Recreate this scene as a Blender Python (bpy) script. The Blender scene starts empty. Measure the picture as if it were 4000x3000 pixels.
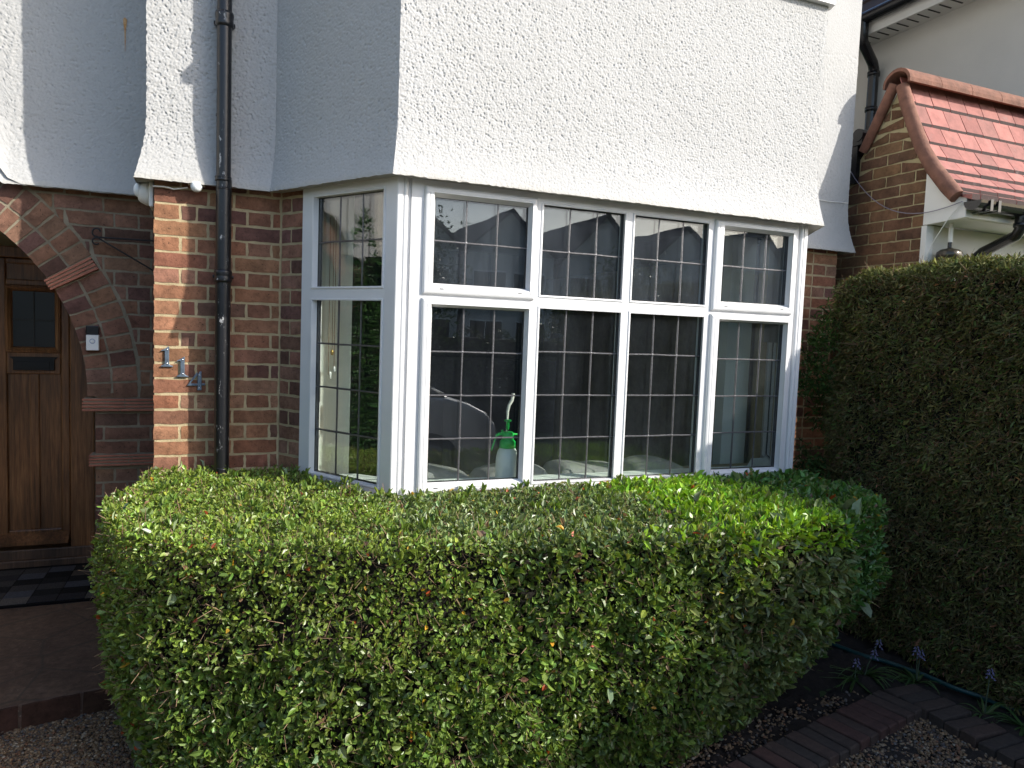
import bpy, math, random
import numpy as np
from mathutils import Vector, Matrix

rnd = random.Random(11)
rng = np.random.default_rng(7)
scene = bpy.context.scene
COL = scene.collection
PI = math.pi

# ------------------------------------------------------------------ helpers
LOC = {}          # world location of every empty / origin


def tag(o, label=None, cat=None, group=None, kind=None):
    if label: o['label'] = label
    if cat: o['category'] = cat
    if group: o['group'] = group
    if kind: o['kind'] = kind
    return o


def thing(name, label, cat, loc=(0, 0, 0), group=None):
    o = bpy.data.objects.new(name, None)
    COL.objects.link(o)
    o.location = loc
    o.empty_display_size = 0.1
    LOC[o.name] = np.array(loc, float)
    return tag(o, label, cat, group)


def link_mesh(name, me, parent=None, loc=None):
    o = bpy.data.objects.new(name, me)
    COL.objects.link(o)
    if parent is not None:
        o.parent = parent
        LOC[o.name] = LOC[parent.name]
    else:
        loc = (0, 0, 0) if loc is None else loc
        o.location = loc
        LOC[o.name] = np.array(loc, float)
    return o


class MB:
    """collects world-space geometry and links it as one mesh object"""

    def __init__(self):
        self.v, self.f, self.c, self.sm = [], [], [], []

    def add(self, vs, fs, col=None, smooth=False):
        b = len(self.v)
        self.v += [tuple(map(float, p)) for p in vs]
        for f in fs:
            self.f.append(tuple(b + i for i in f))
            self.c.append(col)
            self.sm.append(smooth)

    def box(self, a, b, col=None):
        x0, y0, z0 = [min(p, q) for p, q in zip(a, b)]
        x1, y1, z1 = [max(p, q) for p, q in zip(a, b)]
        self.hexa([(x0, y0, z0), (x1, y0, z0), (x1, y1, z0), (x0, y1, z0),
                   (x0, y0, z1), (x1, y0, z1), (x1, y1, z1), (x0, y1, z1)], col)

    def hexa(self, p, col=None):
        self.add(p, [(3, 2, 1, 0), (4, 5, 6, 7), (0, 1, 5, 4), (1, 2, 6, 5), (2, 3, 7, 6), (3, 0, 4, 7)], col)

    def prism(self, poly, z0, z1, col=None, smooth=False):
        n = len(poly)
        vs = [(x, y, z0) for x, y in poly] + [(x, y, z1) for x, y in poly]
        fs = [(i, (i + 1) % n, n + (i + 1) % n, n + i) for i in range(n)]
        self.add(vs, fs, col, smooth)
        self.add(vs, [tuple(range(n - 1, -1, -1)), tuple(range(n, 2 * n))], col)

    def extrude(self, poly3, vec, col=None):
        n = len(poly3)
        vs = [tuple(p) for p in poly3] + [tuple(np.array(p) + np.array(vec)) for p in poly3]
        fs = [tuple(range(n - 1, -1, -1)), tuple(range(n, 2 * n))]
        fs += [(i, (i + 1) % n, n + (i + 1) % n, n + i) for i in range(n)]
        self.add(vs, fs, col)

    def tube(self, pts, r, n=10, col=None, cap=True):
        pts = [np.array(p, float) for p in pts]
        m = len(pts)
        rs = r if hasattr(r, '__len__') else [r] * m
        rings = []
        up = None
        for i, p in enumerate(pts):
            d = pts[min(i + 1, m - 1)] - pts[max(i - 1, 0)]
            d /= (np.linalg.norm(d) + 1e-12)
            if up is None:
                a = np.array([0, 0, 1.]) if abs(d[2]) < .9 else np.array([1., 0, 0])
                up = np.cross(np.cross(d, a), d)
            up = up - d * (up @ d)
            up /= (np.linalg.norm(up) + 1e-12)
            s = np.cross(d, up)
            rings.append([p + rs[i] * (math.cos(2 * PI * k / n) * up + math.sin(2 * PI * k / n) * s) for k in range(n)])
        vs = [q for rg in rings for q in rg]
        fs = []
        for i in range(m - 1):
            for k in range(n):
                k2 = (k + 1) % n
                fs.append((i * n + k, (i + 1) * n + k, (i + 1) * n + k2, i * n + k2))
        self.add(vs, fs, col, True)
        if cap:
            self.add(rings[0], [tuple(range(n))], col)
            self.add(rings[-1], [tuple(range(n - 1, -1, -1))], col)

    def lathe(self, prof, c, n=24, col=None, axis='Z', smooth=True):
        c = np.array(c, float)
        vs, fs = [], []
        for r, h in prof:
            for k in range(n):
                a = 2 * PI * k / n
                if axis == 'Z': q = (r * math.cos(a), r * math.sin(a), h)
                elif axis == 'Y': q = (r * math.cos(a), h, r * math.sin(a))
                else: q = (h, r * math.cos(a), r * math.sin(a))
                vs.append(c + np.array(q))
        for i in range(len(prof) - 1):
            for k in range(n):
                k2 = (k + 1) % n
                fs.append((i * n + k, i * n + k2, (i + 1) * n + k2, (i + 1) * n + k))
        self.add(vs, fs, col, smooth)

    def build(self, name, mat, parent=None, bevel=0, recalc=True):
        base = LOC[parent.name] if parent is not None else np.zeros(3)
        me = bpy.data.meshes.new(name)
        V = np.array(self.v) - base
        me.from_pydata(V.tolist(), [], self.f)
        if any(self.sm):
            me.polygons.foreach_set('use_smooth', np.array(self.sm, bool))
        if any(c is not None for c in self.c):
            at = me.attributes.new('col', 'FLOAT_COLOR', 'CORNER')
            arr = []
            for f, c in zip(self.f, self.c):
                c = c or (.5, .5, .5)
                arr += [c[0], c[1], c[2], 1.0] * len(f)
            at.data.foreach_set('color', np.array(arr, np.float32))
        if recalc:
            import bmesh
            bm = bmesh.new(); bm.from_mesh(me)
            bmesh.ops.recalc_face_normals(bm, faces=bm.faces)
            bm.to_mesh(me); bm.free()
        me.materials.append(mat)
        o = link_mesh(name, me, parent)
        if bevel:
            m = o.modifiers.new('bevel', 'BEVEL'); m.width = bevel; m.segments = 2
            m.limit_method = 'ANGLE'; m.angle_limit = math.radians(40)
        return o


def fast_mesh(name, V, Q, mat, parent=None, cols=None, smooth=False, tris=False):
    """V (n,3) array, Q (m,k) index array (quads or tris), cols (n,3) point colours"""
    base = LOC[parent.name] if parent is not None else np.zeros(3)
    me = bpy.data.meshes.new(name)
    k = Q.shape[1]
    me.vertices.add(len(V)); me.vertices.foreach_set('co', (V - base).astype(np.float32).ravel())
    me.loops.add(Q.size); me.loops.foreach_set('vertex_index', Q.astype(np.int32).ravel())
    me.polygons.add(len(Q))
    me.polygons.foreach_set('loop_start', (np.arange(len(Q)) * k).astype(np.int32))
    try:
        me.polygons.foreach_set('loop_total', np.full(len(Q), k, np.int32))
    except Exception:
        pass
    me.update(calc_edges=True)
    me.polygons.foreach_set('use_smooth', np.full(len(Q), smooth, bool))
    if cols is not None:
        at = me.attributes.new('col', 'FLOAT_COLOR', 'POINT')
        c4 = np.ones((len(V), 4), np.float32); c4[:, :3] = cols
        at.data.foreach_set('color', c4.ravel())
    me.materials.append(mat)
    me.validate()
    return link_mesh(name, me, parent)


# ------------------------------------------------------------------ materials
class NT:
    def __init__(self, name):
        self.m = bpy.data.materials.new(name); self.m.use_nodes = True
        self.t = self.m.node_tree; self.t.nodes.clear()
        self.out = self.t.nodes.new('ShaderNodeOutputMaterial')

    def n(self, typ, **kw):
        nd = self.t.nodes.new('ShaderNode' + typ)
        for k, v in kw.items():
            if k in nd.inputs.keys() if hasattr(nd.inputs, 'keys') else False:
                nd.inputs[k].default_value = v
            else:
                setattr(nd, k, v)
        return nd

    def l(self, a, b): self.t.links.new(a, b)

    def coord(self):
        return self.n('TexCoord').outputs['Object']

    def noise(self, scale, detail=3, rough=.55, vec=None, stretch=None, out='Fac'):
        v = vec or self.coord()
        if stretch:
            mp = self.n('Mapping'); mp.inputs['Scale'].default_value = stretch
            self.l(v, mp.inputs['Vector']); v = mp.outputs[0]
        nd = self.n('TexNoise'); nd.inputs['Scale'].default_value = scale
        nd.inputs['Detail'].default_value = detail; nd.inputs['Roughness'].default_value = rough
        self.l(v, nd.inputs['Vector'])
        return nd.outputs[out]

    def ramp(self, fac, stops):
        r = self.n('ValToRGB'); e = r.color_ramp.elements
        while len(e) < len(stops): e.new(.5)
        for el, (p, c) in zip(e, stops):
            el.position = p
            el.color = (c[0], c[1], c[2], 1) if hasattr(c, '__len__') else (c, c, c, 1)
        self.l(fac, r.inputs[0]); return r.outputs[0]

    def mix(self, fac, a, b, blend='MIX'):
        m = self.n('Mix'); m.data_type = 'RGBA'; m.blend_type = blend
        for s, v in ((m.inputs[0], fac), (m.inputs[6], a), (m.inputs[7], b)):
            if hasattr(v, 'node'): self.l(v, s)
            elif hasattr(v, '__len__'): s.default_value = (v[0], v[1], v[2], 1)
            else: s.default_value = v if s == m.inputs[0] else (v, v, v, 1)
        return m.outputs[2]

    def math(self, op, a, b=0.0):
        m = self.n('Math'); m.operation = op
        for s, v in ((m.inputs[0], a), (m.inputs[1], b)):
            if hasattr(v, 'node'): self.l(v, s)
            else: s.default_value = v
        return m.outputs[0]

    def attr(self, name='col'):
        a = self.n('Attribute'); a.attribute_name = name; return a.outputs['Color']

    def bump(self, h, strength=.5, dist=.01):
        b = self.n('Bump'); b.inputs['Strength'].default_value = strength; b.inputs['Distance'].default_value = dist
        self.l(h, b.inputs['Height']); return b.outputs[0]

    def bsdf(self, col, rough=.6, metal=0, normal=None, spec=None, trans=None):
        p = self.n('BsdfPrincipled')
        if hasattr(col, 'node'): self.l(col, p.inputs['Base Color'])
        else: p.inputs['Base Color'].default_value = (*col, 1)
        if hasattr(rough, 'node'): self.l(rough, p.inputs['Roughness'])
        else: p.inputs['Roughness'].default_value = rough
        p.inputs['Metallic'].default_value = metal
        if spec is not None: p.inputs['Specular IOR Level'].default_value = spec
        if normal is not None: self.l(normal, p.inputs['Normal'])
        self.l(p.outputs[0], self.out.inputs[0])
        return p


def m_plain(name, col, rough=.5, metal=0, var=.12, scale=9, bump=0, bscale=60, spec=None):
    t = NT(name)
    nz = t.noise(scale, 4)
    c = t.mix(t.ramp(nz, [(.3, 1 - var), (.7, 1 + var * .4)]), (0, 0, 0), col, 'MIX') if False else \
        t.mix(1.0, col, t.ramp(nz, [(.28, 1 - var), (.72, 1.0)]), 'MULTIPLY')
    nm = t.bump(t.noise(bscale, 3), bump, .004) if bump else None
    t.bsdf(c, rough, metal, nm, spec)
    return t.m


def m_render():
    t = NT('white_render')
    big = t.noise(1.3, 5, .6)
    c = t.ramp(big, [(.25, (.395, .392, .382)), (.6, (.432, .430, .424)), (.8, (.445, .445, .443))])
    fine = t.noise(260, 3, .6)
    mid = t.noise(90, 3, .6)
    c = t.mix(t.ramp(mid, [(.33, .55), (.5, 0)]), c, (.37, .365, .35))
    sz = t.n('SeparateXYZ'); t.l(t.coord(), sz.inputs[0])
    drip = t.math('MULTIPLY', t.ramp(sz.outputs[2], [(.0, 0), (1.0, 0)]), 0) if False else t.n('MapRange')
    drip.inputs['From Min'].default_value = 2.455; drip.inputs['From Max'].default_value = 2.395
    t.l(t.math('ADD', sz.outputs[2], t.math('MULTIPLY', t.noise(5, 4, .6), .05)), drip.inputs['Value'])
    c = t.mix(t.math('MULTIPLY', drip.outputs[0], .55), c, (.40, .36, .27))
    run = t.ramp(t.noise(3.5, 5, .65, stretch=(2.2, 2.2, .16)), [(.56, 0), (.78, .16)])
    c = t.mix(run, c, (.33, .32, .29))
    h = t.math('ADD', t.math('MULTIPLY', fine, .4), mid)
    t.bsdf(c, .88, 0, t.bump(h, .5, .004), .25)
    return t.m


def m_brick(name='brick_faces', bump=.8):
    t = NT(name)
    base = t.attr()
    n1 = t.noise(38, 5, .65)
    n2 = t.noise(9, 3, .6)
    c = t.mix(1.0, base, t.ramp(n1, [(.25, .62), (.5, 1.0), (.8, 1.25)]), 'MULTIPLY')
    c = t.mix(1.0, c, t.ramp(n2, [(.3, .66), (.7, 1.18)]), 'MULTIPLY')
    sp = t.noise(130, 2, .5)
    c = t.mix(t.ramp(sp, [(.66, 0), (.72, .85)]), c, (.02, .014, .012))
    lime = t.noise(7, 5, .7)
    c = t.mix(t.ramp(lime, [(.68, 0), (.8, .35)]), c, (.5, .45, .4))
    h = t.math('ADD', n1, t.math('MULTIPLY', t.noise(160, 3, .6), .5))
    t.bsdf(c, .92, 0, t.bump(h, bump, .004), .2)
    return t.m


def m_mortar(name, a, b):
    t = NT(name)
    c = t.ramp(t.noise(14, 5, .65), [(.3, a), (.7, b)])
    t.bsdf(c, .95, 0, t.bump(t.noise(190, 3, .7), .7, .004), .15)
    return t.m


def m_wood(name, a, b, c3, rough=.38):
    t = NT(name)
    g1 = t.noise(6, 5, .6, stretch=(9, 9, .5))
    g2 = t.noise(24, 4, .6, stretch=(8, 8, .35))
    g3 = t.noise(2.2, 3, .5, stretch=(2, 2, .6))
    c = t.ramp(g1, [(.25, a), (.5, b), (.75, c3)])
    c = t.mix(1.0, c, t.ramp(g2, [(.3, .55), (.65, 1.1)]), 'MULTIPLY')
    c = t.mix(1.0, c, t.ramp(g3, [(.35, .38), (.65, 1.18)]), 'MULTIPLY')
    t.bsdf(c, rough, 0, t.bump(g2, .25, .002), .5)
    return t.m


def m_leaf(name, trans=.28, rough=.42, spec=.45):
    t = NT(name)
    c = t.attr()
    c2 = t.mix(1.0, c, t.ramp(t.noise(55, 3), [(.3, .8), (.7, 1.15)]), 'MULTIPLY')
    p = t.n('BsdfPrincipled')
    t.l(c2, p.inputs['Base Color']); p.inputs['Roughness'].default_value = rough
    p.inputs['Specular IOR Level'].default_value = spec
    tr = t.n('BsdfTranslucent')
    t.l(t.mix(1.0, c2, (1.25, 1.2, .45), 'MULTIPLY'), tr.inputs['Color'])
    mx = t.n('MixShader'); mx.inputs[0].default_value = trans
    t.l(p.outputs[0], mx.inputs[1]); t.l(tr.outputs[0], mx.inputs[2])
    t.l(mx.outputs[0], t.out.inputs[0])
    return t.m


def m_glass(name='window_glass', tint=(.95, .98, .965), dirt=.011, refl=1.75):
    t = NT(name)
    geo = t.n('NewGeometry')
    ior = t.n('Mix'); ior.data_type = 'FLOAT'
    t.l(geo.outputs['Backfacing'], ior.inputs[0])
    ior.inputs[2].default_value = 1.52; ior.inputs[3].default_value = 1 / 1.52
    fr = t.n('Fresnel'); t.l(ior.outputs[0], fr.inputs['IOR'])
    f = t.math('MINIMUM', t.math('MULTIPLY', fr.outputs[0], refl), .9)
    tr = t.n('BsdfTransparent'); tr.inputs[0].default_value = (*tint, 1)
    gl = t.n('BsdfGlossy'); gl.inputs['Roughness'].default_value = 0.0
    nz = t.noise(1.3, 3)
    wav = t.bump(nz, .10, .01); t.l(wav, gl.inputs['Normal'])
    mx = t.n('MixShader'); t.l(f, mx.inputs[0]); t.l(tr.outputs[0], mx.inputs[1]); t.l(gl.outputs[0], mx.inputs[2])
    df = t.n('BsdfDiffuse'); df.inputs[0].default_value = (.56, .64, .76, 1)
    d = t.math('MULTIPLY', t.ramp(t.noise(4, 6, .75, stretch=(1, 1, .35)), [(.35, .25), (.75, 1.3)]), dirt)
    sp = t.ramp(t.noise(75, 2, .5), [(.74, 0), (.78, .5)])
    d = t.math('ADD', d, t.math('MULTIPLY', sp, .12))
    m2 = t.n('MixShader'); t.l(d, m2.inputs[0]); t.l(mx.outputs[0], m2.inputs[1]); t.l(df.outputs[0], m2.inputs[2])
    t.l(m2.outputs[0], t.out.inputs[0])
    return t.m


def m_blackpipe():
    t = NT('black_gloss_paint')
    fl = t.noise(28, 6, .7, stretch=(1.6, 1.6, .55))
    bg = t.noise(2.3, 3)
    mask = t.math('MULTIPLY', t.ramp(fl, [(.62, 0), (.65, 1)]), t.ramp(bg, [(.42, .0), (.55, .9)]))
    c = t.mix(mask, (.008, .008, .010), (.45, .45, .45))
    t.bsdf(c, .34, 0, t.bump(t.noise(60, 3), .25, .003), .5)
    return t.m


MAT = {}
MAT['render'] = m_render()
MAT['brick'] = m_brick()
MAT['mortar'] = m_mortar('lime_mortar', (.33, .265, .155), (.50, .41, .25))
MAT['mortar_old'] = m_mortar('sooty_mortar', (.17, .145, .10), (.29, .25, .18))
MAT['mortar_n'] = m_mortar('yellow_mortar', (.36, .30, .17), (.48, .42, .26))
MAT['upvc'] = m_plain('white_upvc', (.69, .69, .692), .3, 0, .07, 7)
MAT['glass'] = m_glass('window_glass', (.95, .98, .965), .013, 2.0)
MAT['glass_side'] = m_glass('side_window_glass', (.95, .98, .965), .006, 2.5)
MAT['glass_dusty'] = m_glass('dusty_window_glass', (.93, .96, .955), .036)
MAT['lead'] = m_plain('lead_strip', (.15, .147, .155), .42, .55, .45, 60, .3, 200)
MAT['gasket'] = m_plain('black_gasket', (.012, .012, .014), .5)
MAT['tilered'] = m_plain('terracotta_tile', (.38, .14, .085), .8, 0, .35, 20, .5, 90)
MAT['wood'] = m_wood('varnished_oak', (.085, .036, .014), (.215, .094, .036), (.30, .145, .058))
MAT['wood_dk'] = m_wood('weathered_wood', (.06, .03, .018), (.11, .06, .035), (.15, .085, .05), .6)
MAT['black'] = m_plain('black_iron', (.010, .010, .011), .45, .3, .3, 30, .2, 120)
MAT['pipe'] = m_blackpipe()
MAT['pvc_black'] = m_plain('black_pvc', (.011, .011, .013), .25, 0, .2, 12)
MAT['steel'] = m_plain('aged_chrome', (.18, .23, .29), .4, .6, .4, 40, .2, 120)
MAT['screw'] = m_plain('bright_screw', (.7, .7, .72), .25, 1.0)
MAT['plastic_w'] = m_plain('white_plastic', (.75, .74, .70), .4, 0, .08, 12)
MAT['plastic_g'] = m_plain('green_plastic', (.012, .62, .09), .3, 0, .08, 8)
MAT['bottle'] = m_plain('frosted_bottle', (.84, .87, .87), .35, 0, .05, 8)
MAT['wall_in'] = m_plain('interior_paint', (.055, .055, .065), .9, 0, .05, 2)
MAT['nib'] = m_plain('white_plaster', (.80, .85, .79), .85, 0, .03, 3)
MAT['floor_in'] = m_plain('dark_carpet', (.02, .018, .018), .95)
MAT['cushion'] = m_plain('grey_fabric', (.30, .30, .29), .95, 0, .2, 18, .4, 300)
MAT['cream'] = m_plain('cream_plaster', (.52, .46, .33), .85, 0, .12, 3)
t = NT('worn_red_paving')
c = t.ramp(t.noise(3.5, 6, .7), [(.3, (.075, .044, .030)), (.55, (.125, .075, .050)), (.75, (.16, .105, .075))])
c = t.mix(1.0, c, t.ramp(t.noise(26, 5, .7), [(.3, .55), (.65, 1.15)]), 'MULTIPLY')
vo = t.n('TexVoronoi'); vo.feature = 'DISTANCE_TO_EDGE'; vo.inputs['Scale'].default_value = 2.6
t.l(t.coord(), vo.inputs['Vector'])
c = t.mix(t.ramp(vo.outputs[0], [(.0, .75), (.025, 0)]), c, (.05, .04, .03))
c = t.mix(t.ramp(t.noise(70, 3, .6), [(.66, 0), (.72, .6)]), c, (.26, .22, .17))
t.bsdf(c, .8, 0, t.bump(t.noise(60, 4), .6, .004))
MAT['slab'] = t.m
MAT['soil'] = m_plain('dark_soil', (.028, .019, .014), 1.0, 0, .6, 30, 1.0, 70)
MAT['gravelbase'] = m_plain('gravel_bed', (.13, .085, .058), 1.0, 0, .6, 60, 1.0, 90)
MAT['drive'] = m_plain('buff_gravel', (.36, .31, .25), .95, 0, .35, 60, .8, 90)
MAT['paving'] = m_plain('concrete_paving', (.30, .29, .27), .9, 0, .2, 3)
MAT['asphalt'] = m_plain('asphalt', (.05, .05, .052), .95, 0, .3, 30, .6, 300)
MAT['grass'] = m_plain('lawn', (.05, .09, .022), .95, 0, .5, 20, .8, 120)
MAT['leaf'] = m_leaf('hedge_leaf', .26, .36, .5)
MAT['conifer'] = m_leaf('conifer_spray', .12, .65, .2)
MAT['twig'] = m_plain('twig_bark', (.25, .16, .095), .9, 0, .4, 50)
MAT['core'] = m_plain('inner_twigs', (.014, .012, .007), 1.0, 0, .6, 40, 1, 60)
MAT['petal'] = m_plain('violet_petal', (.16, .15, .27), .6, 0, .2, 40)
MAT['blade'] = m_leaf('bluebell_leaf', .2, .4, .4)
MAT['hose'] = m_plain('teal_hose', (.007, .048, .048), .45, 0, .2, 20)
MAT['pebble'] = None
t = NT('pebbles')
t.bsdf(t.mix(1.0, t.attr(), t.ramp(t.noise(220, 3), [(.3, .7), (.7, 1.15)]), 'MULTIPLY'), .75)
MAT['pebble'] = t.m
t = NT('paving_brick')
c = t.mix(1.0, t.attr(), t.ramp(t.noise(30, 5, .7), [(.3, .6), (.7, 1.2)]), 'MULTIPLY')
c = t.mix(t.ramp(t.noise(12, 5, .7), [(.66, 0), (.74, .5)]), c, (.30, .29, .26))
t.bsdf(c, .92, 0, t.bump(t.noise(110, 4, .7), .7, .004))
MAT['paver'] = t.m
t = NT('roof_tile')
c = t.mix(1.0, t.attr(), t.ramp(t.noise(14, 5, .7), [(.3, .7), (.7, 1.15)]), 'MULTIPLY')
c = t.mix(t.ramp(t.noise(9, 6, .75), [(.60, 0), (.72, .55)]), c, (.22, .17, .16))
t.bsdf(c, .85, 0, t.bump(t.noise(120, 3), .4, .003))
MAT['rooftile'] = t.m
MAT['verge'] = m_plain('clay_verge', (.235, .108, .072), .9, 0, .5, 16, .9, 50)
MAT['darkroof'] = m_plain('brown_roof_tiles', (.045, .026, .020), .85, 0, .4, 40, .5, 60)
MAT['nwhite'] = m_plain('smooth_white_render', (.62, .60, .56), .9, 0, .06, 3, .3, 150)
MAT['facew'] = m_plain('white_painted_board', (.72, .71, .68), .55, 0, .06, 5)
MAT['farwall'] = m_plain('pale_wall', (.50, .49, .47), .9, 0, .12, 1)
MAT['farroof'] = m_plain('far_roof', (.09, .06, .05), .9, 0, .3, 5)
MAT['darkglass'] = m_plain('dark_pane', (.02, .022, .026), .08, 0, .1, 2)
MAT['carpaint'] = m_plain('silver_car_paint', (.72, .74, .77), .5, .0, .03, 2)
MAT['tyre'] = m_plain('tyre_rubber', (.015, .015, .016), .85)
MAT['bark'] = m_plain('bark', (.08, .055, .04), .95, 0, .4, 12, .8, 40)
MAT['mat'] = None
t = NT('doormat_weave')
t.bsdf(t.mix(1.0, t.attr(), t.ramp(t.noise(150, 3), [(.3, .65), (.7, 1.2)]), 'MULTIPLY'), .98, 0,
       t.bump(t.noise(240, 2), .6, .003), .1)
MAT['mat'] = t.m

# ------------------------------------------------------------------ camera
CAM = dict(c=(-.7141, -3.0831, 1.6553), yaw=22.2852, pit=-4.0645, rol=2.1686, f=2774.996)
cd = bpy.data.cameras.new('camera'); co = bpy.data.objects.new('camera', cd); COL.objects.link(co)
yaw, pit, rol = [math.radians(CAM[k]) for k in ('yaw', 'pit', 'rol')]
F = Vector((math.sin(yaw) * math.cos(pit), math.cos(yaw) * math.cos(pit), math.sin(pit)))
R0 = Vector((math.cos(yaw), -math.sin(yaw), 0)); U0 = R0.cross(F)
R1 = R0 * math.cos(rol) + U0 * math.sin(rol); U1 = -R0 * math.sin(rol) + U0 * math.cos(rol)
M = Matrix.Identity(4)
for i in range(3):
    M[i][0], M[i][1], M[i][2], M[i][3] = R1[i], U1[i], -F[i], CAM['c'][i]
co.matrix_world = M
cd.sensor_fit = 'HORIZONTAL'; cd.sensor_width = 36; cd.lens = CAM['f'] / 4000 * 36
cd.clip_start = .02; cd.clip_end = 2000
scene.camera = co

# ------------------------------------------------------------------ light
EL, AZ = math.radians(31.5), math.radians(131.6)      # azimuth clockwise from +Y
sunv = Vector((math.sin(AZ) * math.cos(EL), math.cos(AZ) * math.cos(EL), math.sin(EL)))
sd = bpy.data.lights.new('sun', 'SUN'); sd.energy = 3.3; sd.angle = math.radians(.53); sd.color = (1, .95, .87)
so = bpy.data.objects.new('sun', sd); COL.objects.link(so)
so.rotation_euler = (-sunv).to_track_quat('-Z', 'Y').to_euler(); so.location = (6, -8, 9)
w = bpy.data.worlds.new('World'); scene.world = w; w.use_nodes = True
nt = w.node_tree; nt.nodes.clear()
wo = nt.nodes.new('ShaderNodeOutputWorld'); bg = nt.nodes.new('ShaderNodeBackground')
sky = nt.nodes.new('ShaderNodeTexSky'); sky.sky_type = 'NISHITA'; sky.sun_disc = False
sky.sun_elevation = EL; sky.sun_rotation = AZ; sky.air_density = 1.0; sky.dust_density = 1.6; sky.ozone_density = 1.0
bg.inputs[1].default_value = .15
nt.links.new(sky.outputs[0], bg.inputs[0]); nt.links.new(bg.outputs[0], wo.inputs[0])
scene.view_settings.view_transform = 'Standard'; scene.view_settings.look = 'None'
scene.view_settings.exposure = 1.07; scene.view_settings.gamma = 1
scene.render.engine = 'CYCLES'
try:
    scene.cycles.max_bounces = 8; scene.cycles.transparent_max_bounces = 16
    scene.cycles.caustics_reflective = False
except Exception:
    pass

# ------------------------------------------------------------------ noise
def hash2(i, j, s=0):
    h = (i.astype(np.int64) * 374761393 + j.astype(np.int64) * 668265263 + s * 974711) & 0x7fffffff
    h = ((h ^ (h >> 13)) * 1274126177) & 0x7fffffff
    h = h ^ (h >> 16)
    return (h & 0xffff) / 65535.0


def vnoise(x, y, s=0):
    i, j = np.floor(x), np.floor(y)
    fx, fy = x - i, y - j
    fx = fx * fx * (3 - 2 * fx); fy = fy * fy * (3 - 2 * fy)
    i = i.astype(int); j = j.astype(int)
    a, b, c, d = hash2(i, j, s), hash2(i + 1, j, s), hash2(i, j + 1, s), hash2(i + 1, j + 1, s)
    return (a * (1 - fx) + b * fx) * (1 - fy) + (c * (1 - fx) + d * fx) * fy


def blobs(x, y, cell, s=0):
    """height of pebble-dash lumps (0..1) with random size, and random pits"""
    X, Y = x / cell, y / cell
    i0, j0 = np.floor(X).astype(int), np.floor(Y).astype(int)
    best = np.zeros_like(X)
    for di in (-1, 0, 1):
        for dj in (-1, 0, 1):
            i, j = i0 + di, j0 + dj
            px = i + hash2(i, j, s + 1); py = j + hash2(i, j, s + 2)
            r = .45 + .55 * hash2(i, j, s + 3)
            d2 = ((X - px) ** 2 + (Y - py) ** 2) / (r * r)
            best = np.maximum(best, np.clip(1 - d2, 0, 1) * (.4 + .6 * hash2(i, j, s + 4)))
    return best


# ================================================================== GROUND
def sheet(name, x0, x1, y0, y1, z, mat, nx=1, ny=1, amp=0):
    xs, ys = np.linspace(x0, x1, nx + 1), np.linspace(y0, y1, ny + 1)
    gx, gy = np.meshgrid(xs, ys)
    gz = np.full_like(gx, z)
    if amp:
        gz = gz + amp * (vnoise(gx * 9, gy * 9, 3) - .5) + amp * .6 * (vnoise(gx * 31, gy * 31, 4) - .5)
    V = np.stack([gx.ravel(), gy.ravel(), gz.ravel()], 1)
    a = np.arange((nx + 1) * (ny + 1)).reshape(ny + 1, nx + 1)
    Q = np.stack([a[:-1, :-1].ravel(), a[:-1, 1:].ravel(), a[1:, 1:].ravel(), a[1:, :-1].ravel()], 1)
    o = fast_mesh(name, V, Q, mat, smooth=amp > 0)
    return tag(o, kind='structure')


sheet('ground', -300, 300, -300, 300, -.135, MAT['grass'])
sheet('garden_soil', -.95, 3.9, -5.0, 1.2, -.108, MAT['soil'], 200, 270, .05)
sheet('gravel_strip', -2.4, -.80, -1.6, .6, -.116, MAT['gravelbase'], 40, 50, .006)
sheet('driveway', -9, -1.6, -9, 1.3, -.118, MAT['gravelbase'], 60, 60, .005)
sheet('gravel_drive', -9, 2.30, -9.4, -1.60, -.094, MAT['drive'], 40, 40, .004)
sheet('pavement', -60, 60, -12, -9.45, -.09, MAT['paving'])
sheet('road', -300, 300, -19, -12.1, -.125, MAT['asphalt'])

# porch slab (real step of 0.1 m, slightly skewed front edge of red bricks)
mb = MB()
mb.extrude([(-4.2, -.10, -.14), (-1.15, .455, -.14), (-1.15, 3.0, -.14), (-4.2, 3.0, -.14)], (0, 0, .14))
slab = mb.build('porch_slab', MAT['slab'], bevel=.008); tag(slab, kind='structure')

house = thing('house', 'white rendered house with red brick ground floor, arched porch and leaded bay window', 'house', (1.1, .7, -.1))
# ================================================================== HOUSE
ZJ = [1.378 + .0753 * k for k in range(-20, 30)]        # bed-joint heights
ROW0 = -20


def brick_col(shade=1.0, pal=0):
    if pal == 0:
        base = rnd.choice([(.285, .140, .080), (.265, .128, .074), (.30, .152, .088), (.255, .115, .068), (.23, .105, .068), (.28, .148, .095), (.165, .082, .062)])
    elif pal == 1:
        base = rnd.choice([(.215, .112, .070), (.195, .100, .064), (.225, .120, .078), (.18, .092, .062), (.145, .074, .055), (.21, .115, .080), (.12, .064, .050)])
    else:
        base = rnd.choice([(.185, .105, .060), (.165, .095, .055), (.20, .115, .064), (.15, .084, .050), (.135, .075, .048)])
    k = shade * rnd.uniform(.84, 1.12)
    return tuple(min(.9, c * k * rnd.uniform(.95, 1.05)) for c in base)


def wall_pt(pl, u, z, out):
    (ox, oy), (dx, dy), (nx, ny) = pl
    return (ox + u * dx + out * nx, oy + u * dy + out * ny, z)


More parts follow.
